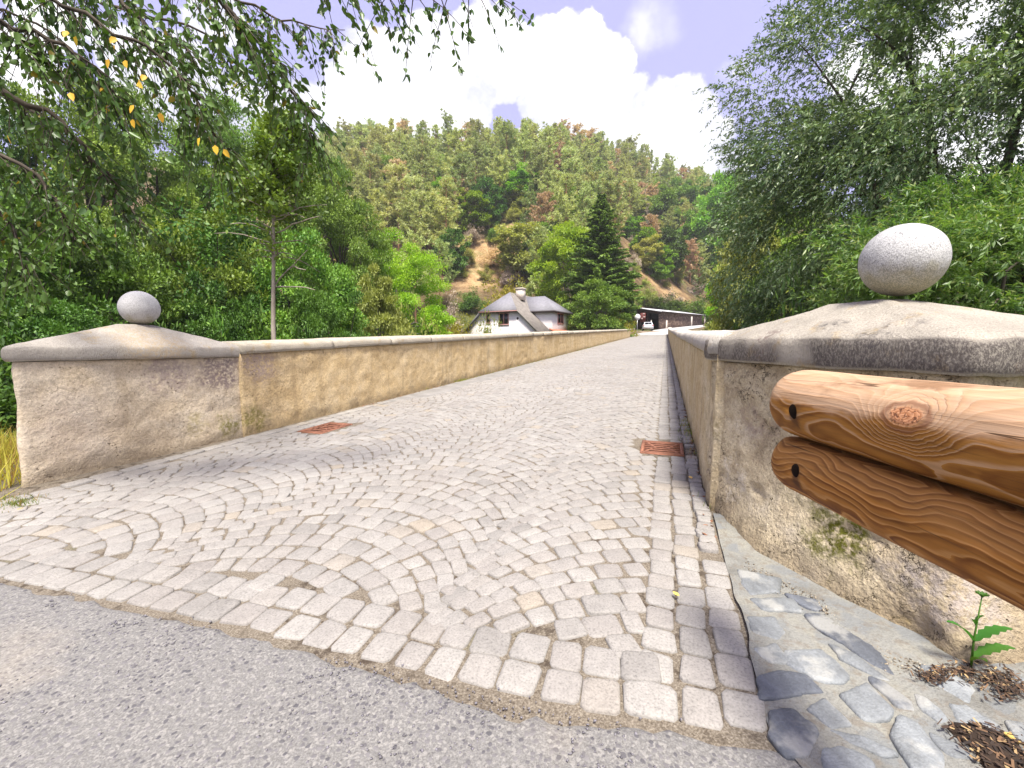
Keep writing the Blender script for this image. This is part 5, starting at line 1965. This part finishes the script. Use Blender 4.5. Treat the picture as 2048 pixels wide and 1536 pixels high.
for i, (px, tp, Y, w, pr, lf, lab) in enumerate(((1500, 395, 30, 150, BM[0], F_OLIVE, 'pale olive tree left of the big willow'), (1560, 470, 21, 130, BN[0], F_MID, 'mid green tree tucked under the big willow'),
                                               (1480, 480, 40, 120, BM[1], F_BRIGHT, 'light green tree right of the shed, behind the bushes'), (1462, 560, 46, 84, BM[0], F_OLIVE, 'olive tree by the bend of the far road'),
                                               (1600, 395, 34, 230, BF[0], F_MID, 'green tree glimpsed low through the big willow, on its left'), (1760, 400, 32, 250, BF[1], F_DEEP, 'dark green tree glimpsed through the middle of the big willow'),
                                               (1930, 380, 30, 270, BF[0], F_MID, 'green tree glimpsed through the big willow, on its right'))):
    T('broadleaf_tree', lab, 'tree', pr, 10, lf, B_DARK, px, tp, Y=Y, wpx=w, r0=3.9, group=GR_)
for i, (px, tp, Y, w, lf, lab) in enumerate(((1500, 606, 24, 80, F_MID, 'fresh green bush at the far end of the nearer coping'), (1520, 585, 17, 120, F_DEEP, 'dark green bush above the middle of the nearer coping'),
                                           (1610, 560, 10, 190, F_DEEP, 'dark green bush just left of the nearer stone ball'), (1428, 618, 40, 46, F_DEEP, 'small dark bush by the far road bend'))):
    T('shrub', lab, 'shrub', SH[i % 2], 3, lf, B_DARK, px, tp, Y=Y, wpx=w, r0=1.7, group=GR_)

# ------------------------------------------------------------------ tree overhanging the camera from the left
r_ = np.random.default_rng(81)
root = thing('overhanging_tree', 'tree reaching in from the left with drooping twigs of dark and yellow leaves', 'tree', (-5.2, 1.2, -.2))
tr, lf, yl = MB(), MB(), MB()
trunk = np.array([(-5.2, 1.2, -.3), (-5.1, 1.25, 1.5), (-4.8, 1.4, 3.2), (-4.3, 1.6, 5.2), (-3.9, 1.8, 7.5)])
tr.tube(trunk, [.24, .21, .18, .13, .06], 10)
LIMBS = [([(-400, -60, 2.3), (-150, 120, 2.3), (90, 215, 2.5), (170, 290, 2.55), (215, 350, 2.6), (230, 410, 2.65)], .014, 2),
         ([(100, -500, 2.0), (300, -150, 2.2), (460, 20, 2.4), (540, 110, 2.6), (600, 200, 2.8), (628, 275, 2.9)], .013, 4),
         ([(200, -600, 2.2), (600, -140, 2.4), (720, -30, 2.7), (840, -5, 2.9), (990, -10, 3.2)], .012, 2),
         ([(-300, -250, 2.2), (-50, -80, 2.3), (150, 20, 2.4), (330, 110, 2.6), (410, 220, 2.7), (450, 310, 2.8)], .010, 3),
         ([(-200, -400, 2.6), (150, -130, 2.8), (280, 40, 3.0), (360, 150, 3.1), (400, 270, 3.2)], .014, 3),
         ([(-500, 120, 2.8), (-200, 230, 2.9), (60, 330, 3.0), (120, 420, 3.1), (150, 480, 3.1)], .015, 3),
         ([(-500, 250, 2.6), (-100, 320, 2.6), (30, 450, 2.7), (60, 560, 2.7)], .012, 3),
         ([(-400, -150, 2.0), (-100, 10, 2.1), (60, 60, 2.3), (170, 120, 2.4), (260, 230, 2.5)], .013, 3),
         ([(-100, -450, 3.0), (250, -150, 3.2), (430, -20, 3.3), (560, 40, 3.4), (690, 60, 3.5)], .012, 3),
         ([(-350, -300, 3.2), (0, -90, 3.4), (200, 10, 3.5), (420, 60, 3.6), (500, 160, 3.7)], .013, 3),
         ([(-300, -350, 2.9), (60, -120, 3.0), (230, -20, 3.1), (330, 60, 3.2), (390, 120, 3.2)], .010, 3),
         ([(-500, -150, 3.4), (-150, -20, 3.5), (60, 40, 3.6), (160, 110, 3.7), (230, 170, 3.7)], .010, 3),
         ([(-600, 20, 3.3), (-250, 60, 3.4), (0, 170, 3.5), (120, 270, 3.6), (240, 380, 3.7), (300, 470, 3.7)], .015, 3)]
twigs = []
for pts, r0, dens in LIMBS:
    P = np.array([at(x, y, Y) for x, y, Y in pts])
    j = np.argmin(np.linalg.norm(trunk - P[0] + [0, 0, .6], axis=1))
    P = np.concatenate([[trunk[j]], P])
    s = np.linspace(0, len(P) - 1, 26)
    Q = np.stack([np.interp(s, range(len(P)), P[:, k]) for k in range(3)], 1)
    for _ in range(3):
        Q[1:-1] = (Q[:-2] + Q[1:-1] * 2 + Q[2:]) / 4
    Q[1:-1] += r_.normal(0, .012, (24, 3))
    tr.tube(Q, np.linspace(r0 * 1.9, r0 * .22, 26), 6, cap=False)
    seg = Q[6:]
    nt = int(23 * dens)
    for k in range(nt):
        f = r_.uniform(.08, 1.0) * (len(seg) - 1)
        st = np.array([np.interp(f, range(len(seg)), seg[:, q]) for q in range(3)])
        L = r_.uniform(.12, .42)
        d = np.array([r_.normal(.25, .5), r_.normal(0, .4), -r_.uniform(.3, 1.2)])
        d /= np.linalg.norm(d)
        tt_ = np.linspace(0, 1, 5)[:, None]
        if d[2] < 0:
            ex, ey = project(*(st + d * L + [0, 0, -.3 * L]))
            if ex > 150 and ey > 575 - .18 * ex or ey > 640:
                L *= .35
        T_ = st + d * L * tt_ + np.array([0, 0, -.3]) * L * tt_ ** 2
        tr.tube(T_, np.linspace(.0035, .0012, 5), 4, cap=False)
        n = int(L * r_.uniform(22, 44)) + 2
        ff = r_.uniform(.15, 1.0, n)
        C = np.stack([np.interp(ff, tt_[:, 0], T_[:, q]) for q in range(3)], 1) + r_.normal(0, .008, (n, 3))
        D = d * .5 + r_.normal(0, .55, (n, 3))
        D[:, 2] -= .75
        U = r_.normal(0, 1, (n, 3)) + [0, -.3, .5]
        leaves(lf, C, D, U, .050 * r_.uniform(.55, 1.25, n), .026 * r_.uniform(.7, 1.25, n), 6, .12)
for (px, py) in ((135, 62), (152, 72), (228, 90), (218, 118), (280, 158), (275, 165), (268, 210), (215, 210), (140, 185), (265, 238), (320, 225), (150, 68), (232, 75), (15, 270), (290, 150), (400, 275), (430, 290), (447, 298), (250, 120), (210, 175)):
    c0 = at(px, py, 2.25 + r_.random() * .2)
    leaves(yl, c0[None], np.array([[r_.normal(0, .5), r_.normal(0, .4), -1.0]]), np.array([[r_.normal(0, .3), -1, .3]]), .046, .028, 6, .1)
    tr.tube([c0, c0 + [r_.normal(0, .03), 0, .09]], [.0012, .0012], 4, cap=False)
F_OVER = leafmat('leaf_overhang', (0.026, 0.078, 0.015), (0.12, 0.235, 0.038), accent=(0.28, 0.24, 0.03), acc_amt=.012, trans=.22, cscale=1.5, rough=.4, spec=.4)
F_OVY = leafmat('leaf_overhang_yellow', (0.70, 0.58, 0.06), (0.68, 0.42, 0.05), trans=.4, cscale=2.0)
tr.build('branches', B_DARK, root, smooth=True)['label'] = 'dark drooping branches and twigs'
lf.build('crown', F_OVER, root)
yl.build('yellow_leaves', F_OVY, root)['label'] = 'scattered yellow and orange leaves'

# ------------------------------------------------------------------ grass
def tufts(name, label, spots, mat, h=(.03, .09), n=40, wid=.004, spread=.05):
    mb = MB()
    for (x, y, z, s) in spots:
        m = int(n * s)
        C = np.array([x, y, z]) + r_.normal(0, spread, (m, 3)) * [1, 1, 0]
        D = r_.normal(0, .45, (m, 3)) + [0, 0, 1]
        leaves(mb, C, D, r_.normal(0, 1, (m, 3)), r_.uniform(*h, m), wid)
    return tag(mb.build(name, mat), label, 'grass', kind='stuff')


F_GRASS = leafmat('grass_blade', (0.07, 0.13, 0.016), (0.22, 0.24, 0.05), accent=(0.34, 0.24, 0.09), acc_amt=.2, trans=.3)
F_DRYG = leafmat('grass_dry', (0.20, 0.22, 0.02), (0.50, 0.42, 0.08), accent=(0.36, 0.22, 0.08), acc_amt=.2, trans=.3)
sp = []
for k in range(150):
    a = 7 + 26 * r_.random() ** 1.3
    if a < 8.2 and r_.random() < .6:
        continue
    x, y = XY(a, -4.235 + r_.normal(0, .015))
    sp.append((x, y, float(roadz(a)) - .01, r_.uniform(.2, .9)))
for k in range(14):
    x, y = XY(8.5 + r_.normal(0, .22), -4.22)
    sp.append((x, y, float(roadz(8.5)) - .01, 1.3))
for k in range(16):
    a = r_.normal(5.0, .3)
    x, y = XY(a, .272)
    sp.append((x, y, float(roadz(a)) - .01, 1.0))
for k in range(26):
    a = r_.uniform(2.6, 14)
    x, y = XY(a, .275)
    sp.append((x, y, float(roadz(a)) - .01, .25))
tufts('grass', 'grass and weeds growing in the gap at the foot of both walls', sp, F_GRASS, (.02, .075))
sp = []
for k in range(16):
    h_ = road_hit(30 + r_.normal(0, 18), 1003 + r_.normal(0, 3))
    sp.append((h_[0], h_[1], h_[2] - .01, .8))
tufts('grass', 'small green grass patch at the edge of the cobbles beside the farther pillar', sp, F_GRASS, (.015, .05))
sp = []
for k in range(420):
    x, y = r_.uniform(-6.0, -3.55), r_.uniform(2.3, 5.0)
    a, p = AP(x, y)
    if p > -4.47 or (p > -5.2 and a > 1.72 + (-4.43 - p) * .55):
        continue
    sp.append((x, y, tz(x, y) - .02, 1.0))
tufts('grass', 'tall yellow-green grass on the bank beyond the farther pillar', sp, F_DRYG, (.12, .55), 40, .009, .08)
# dry leaves blown into the gutters
mb = MB()
for k in range(420):
    if r_.random() < .5:
        a = 5.2 + 12 * r_.random() ** 1.5
        p = -4.215 + abs(r_.normal(0, .03))
    else:
        a = r_.uniform(2.3, 7)
        p = .27 - abs(r_.normal(0, .018))
    x, y = XY(a, p)
    D = r_.normal(0, 1, (1, 3)) * [1, 1, .35]
    leaves(mb, np.array([[x, y, float(roadz(a)) + .008]]), D, np.array([[r_.normal(0, .4), r_.normal(0, .4), 1]]), r_.uniform(.012, .04), r_.uniform(.008, .02), 6, .2)
m = leafmat('dry_leaf', (0.10, 0.05, 0.025), (0.30, 0.17, 0.08), trans=.1)
tag(mb.build('leaf_litter', m), 'dry brown leaves blown along the foot of both walls', 'leaf litter', kind='stuff')

# ------------------------------------------------------------------ white house
def frame_pts(origin, t, arr):
    """local (u right along the gable, v away, z) -> world"""
    arr = np.asarray(arr, float).reshape(-1, 3)
    cu, su = math.cos(t), math.sin(t)
    x = origin[0] + arr[:, 0] * cu + arr[:, 1] * su
    y = origin[1] - arr[:, 0] * su + arr[:, 1] * cu
    return np.stack([x, y, origin[2] + arr[:, 2]], 1)


HT = R(30)
HO = np.array([at(999, 640, 47.0)[0], 47.0, -0.7])
HR = 7.85          # ridge height above HO
SL = 0.95


def hp(*arr):
    return frame_pts(HO, HT, arr)


house = thing('house', 'white house with grey half-hipped roof and pink window frames beyond the long wall', 'house', HO)
M_WHITE = simple('white_render', (0.80, 0.76, 0.73), .9, scale=1.5, var=.05)
M_SLATE = simple('grey_roof_tiles', (0.20, 0.195, 0.212), .7, scale=3, var=.15)
M_OLD = simple('mossy_roof_tiles', (0.185, 0.165, 0.145), .85, scale=3, var=.3)
M_PINK = simple('pink_paint', (0.42, 0.23, 0.21), .6)
M_GLASS = simple('dark_glass', (0.015, 0.017, 0.02), .08, spec=.5)
M_RED = simple('red_tiles', (0.40, 0.15, 0.09), .8, scale=6, var=.25)
M_FASC = simple('dark_fascia', (0.05, 0.04, 0.04), .8)
DEP = 11.0
zt = HR - 2.15          # top of the gable wall below the hip


def wz(z, dz=0.16):
    return (HR - dz - z) / SL


body = MB()
ze = 3.6                # eaves
prof = [(-wz(ze), 0), (wz(ze), 0), (wz(ze), ze), (wz(zt), zt), (-wz(zt), zt), (-wz(ze), ze)]
body.loft([hp(*[(u, 0.0, z) for u, z in prof]), hp(*[(u, DEP, z) for u, z in prof])])
body.build('wall', M_WHITE, house)


def slab(mb, pts, th=0.12):
    P = np.asarray(pts, float)
    n = np.cross(P[1] - P[0], P[2] - P[0])
    n /= np.linalg.norm(n)
    if n[2] < 0:
        n = -n
    return mb.loft([P - n * th, P])


def halfw(z):
    return (HR - z) / SL


zo = 3.35
r1, r2 = 2.25, DEP - 2.0
ov = -0.35
roof = MB()
# right slope, left slope, front hip, back hip
slab(roof, hp((halfw(zt), ov, zt), (halfw(zo), ov + .1, zo), (halfw(zo), DEP + .3, zo), (halfw(zt), DEP + .3, zt), (0, r2, HR), (0, r1, HR)))
rr = roof.build('roof', M_OLD, house)
rr['label'] = 'weathered brown-grey right roof slope'
roof = MB()
slab(roof, hp((-halfw(zt), ov, zt), (0, r1, HR), (0, r2, HR), (-halfw(zt), DEP + .3, zt), (-halfw(zo), DEP + .3, zo), (-halfw(zo), ov + .1, zo)))
roof.build('roof', M_SLATE, house)
roof = MB()
slab(roof, hp((-halfw(zt) - .1, ov - .05, zt - .05), (halfw(zt) + .1, ov - .05, zt - .05), (0, r1, HR + .02)))
roof.build('roof', M_SLATE, house)
roof = MB()
slab(roof, hp((-halfw(zt), DEP + .35, zt), (halfw(zt), DEP + .35, zt), (0, r2, HR)))
roof.build('roof', M_SLATE, house)
ev = MB()
ev.loft([hp((-halfw(zt) - .2, ov - .1, zt - .22), (halfw(zt) + .1, ov - .1, zt - .22), (halfw(zt) + .1, ov + .05, zt - .22), (-halfw(zt) - .2, ov + .05, zt - .22)),
         hp((-halfw(zt) - .2, ov - .1, zt - .12), (halfw(zt) + .1, ov - .1, zt - .12), (halfw(zt) + .1, ov + .05, zt - .12), (-halfw(zt) - .2, ov + .05, zt - .12))])
ev.build('fascia', M_PINK, house)
for sg in (-1, 1):
    g_ = MB()
    g_.tube(hp((sg * halfw(zo), ov + .1, zo - .05), (sg * halfw(zo), DEP, zo - .05)), .07, 6)
    g_.build('gutter', M_FASC, house)
# cross wing on the right slope
WU, W0, W1, WT = 4.75, 3.2, 7.9, zt + .02
wing = MB()
wing.loft([hp((1.0, W0, ze - 1), (WU, W0, ze - 1), (WU, W1, ze - 1), (1.0, W1, ze - 1)), hp((1.0, W0, WT), (WU, W0, WT), (WU, W1, WT), (1.0, W1, WT))])
wing.build('wing_wall', M_WHITE, house)
wr = MB()
e, rz_ = .4, HR - .25
vm = (W0 + W1) / 2
slab(wr, hp((WU + e, W0 - e, WT), (WU + e, W1 + e, WT), (WU - 2.0, vm, rz_)))
slab(wr, hp((WU + e, W0 - e, WT), (WU - 2.0, vm, rz_), (.2, vm, rz_), (1.2, W0 - e, WT)))
slab(wr, hp((WU + e, W1 + e, WT), (1.2, W1 + e, WT), (.2, vm, rz_), (WU - 2.0, vm, rz_)))
wr.build('wing_roof', M_SLATE, house)
wf = MB()
for (p0, p1) in (((WU + e, W0 - e), (WU + e, W1 + e)), ((1.3, W0 - e), (WU + e, W0 - e))):
    wf.tube(hp((*p0, WT - .12), (*p1, WT - .12)), .09, 4)
wf.build('fascia', M_FASC, house)
po = MB()
slab(po, hp((WU + 1.5, W0 - .4, 3.0), (WU + 1.5, W1 + .6, 3.0), (WU - .1, W1 + .6, 3.75), (WU - .1, W0 - .4, 3.75)))
po.build('porch_roof', M_RED, house)
po = MB()
po.loft([hp((WU - .6, W0 - .2, 0), (WU + 1.1, W0 - .2, 0), (WU + 1.1, W1 + .4, 0), (WU - .6, W1 + .4, 0)), hp((WU - .6, W0 - .2, 3.05), (WU + 1.1, W0 - .2, 3.05), (WU + 1.1, W1 + .4, 3.05), (WU - .6, W1 + .4, 3.05))])
po.build('porch_wall', simple('porch_render', (0.62, 0.52, 0.48), .9), house)
ch = MB()
ch.loft([hp((.35, 3.0, HR - .8), (1.15, 3.0, HR - .8), (1.15, 3.8, HR - .8), (.35, 3.8, HR - .8)), hp((.35, 3.0, HR + .4), (1.15, 3.0, HR + .4), (1.15, 3.8, HR + .4), (.35, 3.8, HR + .4))])
ch.loft([hp((.28, 2.93, HR + .4), (1.22, 2.93, HR + .4), (1.22, 3.87, HR + .4), (.28, 3.87, HR + .4)), hp((.28, 2.93, HR + .52), (1.22, 2.93, HR + .52), (1.22, 3.87, HR + .52), (.28, 3.87, HR + .52))])
ch.build('chimney', simple('chimney_plaster', (0.62, 0.54, 0.46), .9), house)


def window(c, axis, w, h, n=2):
    """c local centre; axis 'u' = in the gable plane, 'v' = in the wing end wall"""
    def q(a, d, z):
        return (c[0] + a, c[1] - d, c[2] + z) if axis == 'u' else (c[0] + d, c[1] + a, c[2] + z)

    def bx(a0, a1, z0, z1, d0, d1):
        return [hp(q(a0, d0, z0), q(a1, d0, z0), q(a1, d0, z1), q(a0, d0, z1)), hp(q(a0, d1, z0), q(a1, d1, z0), q(a1, d1, z1), q(a0, d1, z1))]
    f = MB()
    t = .11
    f.loft(bx(-w / 2 - t, w / 2 + t, h / 2, h / 2 + t, -.02, .06))
    f.loft(bx(-w / 2 - t, w / 2 + t, -h / 2 - t, -h / 2, -.02, .08))
    for k in range(n + 1):
        x = -w / 2 + k * w / n
        f.loft(bx(x - t / 2, x + t / 2, -h / 2, h / 2, -.02, .055))
    o = f.build('window', M_PINK, house)
    g_ = MB().loft(bx(-w / 2, w / 2, -h / 2, h / 2, -.05, .02)).build('pane', M_GLASS)
    g_.location = g_.location
    L = np.array(house.location)
    g_.parent = o
    me = g_.data
    v = np.zeros(len(me.vertices) * 3, np.float32)
    me.vertices.foreach_get('co', v)
    v = v.reshape(-1, 3) - L
    me.vertices.foreach_set('co', v.ravel().astype(np.float32))
    return o


window((0.55, 0, 4.75), 'u', 1.15, 1.15)
window((-1.45, 0, 4.85), 'u', .42, .95, 1)
window((WU, 5.5, 4.95), 'v', 1.5, 1.0)
window((3.6, W0 - 0.0, 2.2), 'u', .01, .01, 1) if False else None
vt = MB().tube(hp((2.25, -.02, 4.75), (2.25, .05, 4.75))[::-1], .13, 12)
vt.build('vent', M_FASC, house)

# ------------------------------------------------------------------ low shed
B_ = np.array([27.3, 80.0])
dBC = np.array([12.1, 10.0])
LBC = np.linalg.norm(dBC)
dBC /= LBC
dBA = np.array([-dBC[1], dBC[0]])
SW = 5.4
zB, zC = 4.35, 5.9
shed = thing('shed', 'low dark shed with stone side and pale mono-pitch roof at the bend of the road', 'shed', (B_[0], B_[1], zB))
M_STONE, N, b_ = newmat('shed_stone')
pos = N.n('ShaderNodeNewGeometry').outputs['Position']
v = N.n('ShaderNodeTexVoronoi', {'feature': 'F1'}, Scale=2.6)
N.put(v.inputs['Vector'], N.mapv(pos, (1, 1, 1.7)))
sc_ = N.n('ShaderNodeSeparateColor')
N.put(sc_.inputs[0], v.outputs['Color'])
c = N.ramp(sc_.outputs[0], [(0, (0.07, 0.04, 0.035)), (.6, (0.16, 0.10, 0.075)), (1, (0.30, 0.21, 0.15))])
c = N.mix(N.rng(v.outputs['Distance'], .25, .45, 0, .5), c, (0.05, 0.035, 0.03))
N.put(b_.inputs['Base Color'], c)
b_.inputs['Roughness'].default_value = .9
M_DARKWOOD = simple('dark_boards', (0.035, 0.018, 0.016), .85, scale=4, var=.3)
M_TIN = simple('pale_roof_sheet', (0.60, 0.60, 0.62), .5, scale=1.2, var=.06)


def sp_(s, w, z):
    q = B_ + dBC * s + dBA * w
    return (q[0], q[1], z)


eB, eA = 7.55, 8.75
wl = MB()
t = .35
wl.loft([[sp_(0, 0, 3.4), sp_(LBC, 0, 4.5), sp_(LBC, t, 4.5), sp_(0, t, 3.4)], [sp_(0, 0, eB), sp_(LBC, 0, eB), sp_(LBC, t, eB), sp_(0, t, eB)]])
wl.build('side_wall', M_STONE, shed)
wl = MB()
wl.loft([[sp_(0, SW - t, 3.4), sp_(LBC, SW - t, 4.5), sp_(LBC, SW, 4.5), sp_(0, SW, 3.4)], [sp_(0, SW - t, eA - .1), sp_(LBC, SW - t, eA - .1), sp_(LBC, SW, eA - .1), sp_(0, SW, eA - .1)]])
wl.build('back_wall', M_DARKWOOD, shed)
wl = MB()
wl.loft([[sp_(5.2, t, 3.4), sp_(5.2, SW - t, 3.4), sp_(5.4, SW - t, 3.4), sp_(5.4, t, 3.4)], [sp_(5.2, t, eB), sp_(5.2, SW - t, eA - .15), sp_(5.4, SW - t, eA - .15), sp_(5.4, t, eB)]])
wl.build('inner_wall', M_DARKWOOD, shed)
for w in (0.2, 2.7, SW - .2):
    zz = eB + (eA - eB) * w / SW - .1
    MB().loft([[sp_(0.02, w - .09, 3.6), sp_(.2, w - .09, 3.6), sp_(.2, w + .09, 3.6), sp_(.02, w + .09, 3.6)], [sp_(.02, w - .09, zz), sp_(.2, w - .09, zz), sp_(.2, w + .09, zz), sp_(.02, w + .09, zz)]]).build('post', M_DARKWOOD, shed)
MB().loft([[sp_(-.1, -.1, eB - .5), sp_(.06, -.1, eB - .5), sp_(.06, SW, eA - .9), sp_(-.1, SW, eA - .9)], [sp_(-.1, -.1, eB), sp_(.06, -.1, eB), sp_(.06, SW, eA - .1), sp_(-.1, SW, eA - .1)]]).build('front_beam', M_DARKWOOD, shed)
rf = MB()
slab(rf, [sp_(-.5, -.6, eB), sp_(LBC + .5, -.6, eB), sp_(LBC + .5, SW + .4, eA), sp_(-.5, SW + .4, eA)], .16)
rf.build('roof', M_TIN, shed)
MB().tube([sp_(-.5, -.66, eB - .1), sp_(LBC + .5, -.66, eB - .1)], .08, 6).build('gutter', M_FASC, shed)

# ------------------------------------------------------------------ parked car
def parked_car(label, loc, rz):
    root = thing('parked_car', label, 'car', loc, rz=0.0)
    L = np.array(loc)
    cs, sn = math.cos(rz), math.sin(rz)

    def w(P):
        P = np.asarray(P, float).reshape(-1, 3)
        return np.stack([P[:, 0] * cs - P[:, 1] * sn, P[:, 0] * sn + P[:, 1] * cs, P[:, 2]], 1) + L
    M_BODY = simple('white_car_paint', (0.70, 0.71, 0.74), .25, .0, .5, var=.02)
    M_TYRE = simple('tyre_rubber', (0.015, 0.015, 0.016), .85)
    M_RIM = simple('wheel_rim', (0.45, 0.45, 0.47), .35, .8)
    M_TAIL = simple('tail_lamp', (0.45, 0.02, 0.015), .2)
    # body by cross-sections along the length (y), rear towards -y
    st = [(-2.0, .80, .38, .72), (-1.95, .84, .30, .92), (-1.6, .87, .24, .98), (-.6, .88, .22, .97), (.8, .88, .22, .94), (1.5, .85, .24, .86), (1.95, .78, .30, .74), (2.05, .68, .38, .62)]
    secs = []
    for y, hw, z0, z1 in st:
        secs.append(w([(-hw, y, z0 + .12), (-hw * .9, y, z0), (hw * .9, y, z0), (hw, y, z0 + .12), (hw, y, z1 - .1), (hw * .92, y, z1), (-hw * .92, y, z1), (-hw, y, z1 - .1)]))
    MB().loft(secs).build('body', M_BODY, root, smooth=False)
    secs = []
    for y, hw, z1 in ((-1.85, .74, .95), (-1.45, .64, 1.40), (-.2, .62, 1.46), (.45, .63, 1.40), (1.2, .74, .93)):
        secs.append(w([(-hw - .04, y, .90), (hw + .04, y, .90), (hw, y, z1 - .06), (hw * .9, y, z1), (-hw * .9, y, z1), (-hw, y, z1 - .06)]))
    MB().loft(secs).build('cabin', M_BODY, root)
    MB().loft([w([(-.58, -1.83, 1.0), (.58, -1.83, 1.0), (.52, -1.52, 1.34), (-.52, -1.52, 1.34)]), w([(-.58, -1.87, 1.0), (.58, -1.87, 1.0), (.52, -1.56, 1.34), (-.52, -1.56, 1.34)])]).build('rear_window', M_GLASS, root)
    MB().loft([w([(-.6, 1.12, 1.0), (.6, 1.12, 1.0), (.53, .55, 1.34), (-.53, .55, 1.34)]), w([(-.6, 1.17, 1.0), (.6, 1.17, 1.0), (.53, .60, 1.34), (-.53, .60, 1.34)])]).build('windscreen', M_GLASS, root)
    for sx in (-1, 1):
        MB().loft([w([(sx * .72, -1.3, 1.0), (sx * .72, .85, 1.0), (sx * .645, .3, 1.34), (sx * .645, -1.2, 1.34)]), w([(sx * .79, -1.3, 1.0), (sx * .79, .85, 1.0), (sx * .665, .3, 1.34), (sx * .665, -1.2, 1.34)])]).build('side_window', M_GLASS, root)
        MB().loft([w([(sx * .62, -1.99, .70), (sx * .83, -1.99, .70), (sx * .83, -1.99, .90), (sx * .62, -1.99, .90)]), w([(sx * .62, -2.03, .70), (sx * .83, -2.03, .70), (sx * .83, -2.0, .90), (sx * .62, -2.0, .90)])]).build('tail_lamp', M_TAIL, root)
        for y in (-1.25, 1.3):
            wh = MB().tube(w([(sx * .66, y, .31), (sx * .90, y, .31)]), .31, 18).build('wheel', M_TYRE, root)
            r2 = MB().tube(w([(sx * .88, y, .31), (sx * .915, y, .31)]) - L + 0, .19, 12)
            o = r2.build('rim', M_RIM)
            o.parent = wh
    MB().loft([w([(-.8, -2.0, .34), (.8, -2.0, .34), (.8, -2.0, .56), (-.8, -2.0, .56)]), w([(-.76, -2.09, .36), (.76, -2.09, .36), (.76, -2.09, .54), (-.76, -2.09, .54)])]).build('bumper', simple('bumper_grey', (0.30, 0.30, 0.31), .6), root)
    MB().loft([w([(-.26, -2.0, .72), (.26, -2.0, .72), (.26, -2.0, .83), (-.26, -2.0, .83)]), w([(-.26, -2.02, .72), (.26, -2.02, .72), (.26, -2.01, .83), (-.26, -2.01, .83)])]).build('number_plate', simple('plate_white', (.7, .7, .68), .5), root)
    return root


cp = at(1295, 661, 76.0)
parked_car('white car parked at the open end of the shed', (cp[0], 76.0, cp[2] - .02), R(-14))
# pad of gravel the car stands on
q = np.array([[cp[0] - 4, 70.5], [cp[0] + 3, 72], [cp[0] + 9, 84], [cp[0] - 3, 86]])
zs = [cp[2] - .35, cp[2] - .25, cp[2] + .42, cp[2] + .35]
tag(MB().loft([np.column_stack([q, np.array(zs) - .8]), np.column_stack([q, zs])]).build('ground', simple('yard_soil', (0.22, 0.17, 0.12), .95, scale=1.5, var=.3)), kind='structure')
# red panel behind it
rp = at(1286, 634, 80.5)
root = thing('notice_board', 'dark red board with pale patches standing behind the white car', 'board', (rp[0], 80.5, cp[2] + .2))
MB().box((rp[0], 80.5, rp[2] - .1), (1.0, .06, 1.7)).build('panel', simple('dark_red_panel', (0.09, 0.016, 0.013), .7), root)
for dx, dz, sz in ((.12, .55, .35), (.2, .0, .4), (-.2, -.3, .3)):
    MB().box((rp[0] + dx, 80.46, rp[2] + dz), (sz, .03, .28)).build('paper', simple('pale_paper', (0.30, 0.22, 0.20), .8), root)
for dx in (-.45, .45):
    MB().box((rp[0] + dx, 80.56, (rp[2] + cp[2]) / 2), (.08, .06, rp[2] - cp[2] + 1.2)).build('post', M_DARKWOOD, root)

# round sign
sg = at(1275, 634, 58.0)
zb = float(roadz(61.8)) - .4
root = thing('road_sign', 'round pale road sign on a post at the end of the long wall', 'road sign', (sg[0], 58, zb))
MB().tube([(sg[0], 58.02, zb), (sg[0], 58.02, sg[2] - .1)], .04, 10).build('pole', simple('sign_pole', (0.42, 0.42, 0.43), .4, .6), root, smooth=True)
MB().tube([(sg[0], 57.97, sg[2]), (sg[0], 58.0, sg[2])], .37, 28).build('disc', simple('sign_white', (0.75, 0.75, 0.76), .5, var=.03), root)
MB().tube([(sg[0], 57.975, sg[2]), (sg[0], 58.01, sg[2])], .395, 28).build('rim', simple('sign_rim', (0.5, 0.5, 0.51), .5), root)

# pale roadside posts
M_PALE = simple('pale_post', (0.52, 0.46, 0.40), .85, scale=10, var=.15)
for (px, py, Y, h, lab) in ((1302, 660, 77.0, 1.75, 'thin pale post before the open end of the shed'), (1333, 656, 79.0, 1.45, 'pale post before the near corner of the shed wall'),
                            (1383, 648, 85.5, 1.5, 'stout pale post before the far end of the shed wall'), (1409, 643, 90, 1.1, 'short pale post past the far end of the shed')):
    q = at(px, py, Y)
    root = thing('roadside_post', lab, 'post', (q[0], Y, q[2] - .3), 'pale posts along the far road')
    s_ = .09 if 'thin' in lab else .14
    MB().tube([(q[0], Y, q[2] - .8), (q[0], Y, q[2] + h - .06)], s_, 8).build('shaft', M_PALE, root)
    MB().tube([(q[0], Y, q[2] + h - .06), (q[0], Y, q[2] + h)], [s_ * 1.15, s_ * .4], 8).build('top', M_PALE, root)

# ------------------------------------------------------------------ thin summer haze over the valley
hz = MB()
hz.loft([[(-1000, -700, -26), (1000, -700, -26), (1000, 1000, -26), (-1000, 1000, -26)], [(-1000, -700, 130), (1000, -700, 130), (1000, 1000, 130), (-1000, 1000, 130)]])
mh = bpy.data.materials.new('haze')
mh.use_nodes = True
mh.node_tree.nodes.clear()
N = NT(mh.node_tree)
pv = N.n('ShaderNodeVolumePrincipled', None, Color=(0.96, 0.96, 0.97), Density=0.00045, Anisotropy=0.3)
N.t.links.new(pv.outputs[0], N.n('ShaderNodeOutputMaterial').inputs['Volume'])
tag(hz.build('haze', mh), kind='stuff', label='thin pale haze over the valley and hillside')
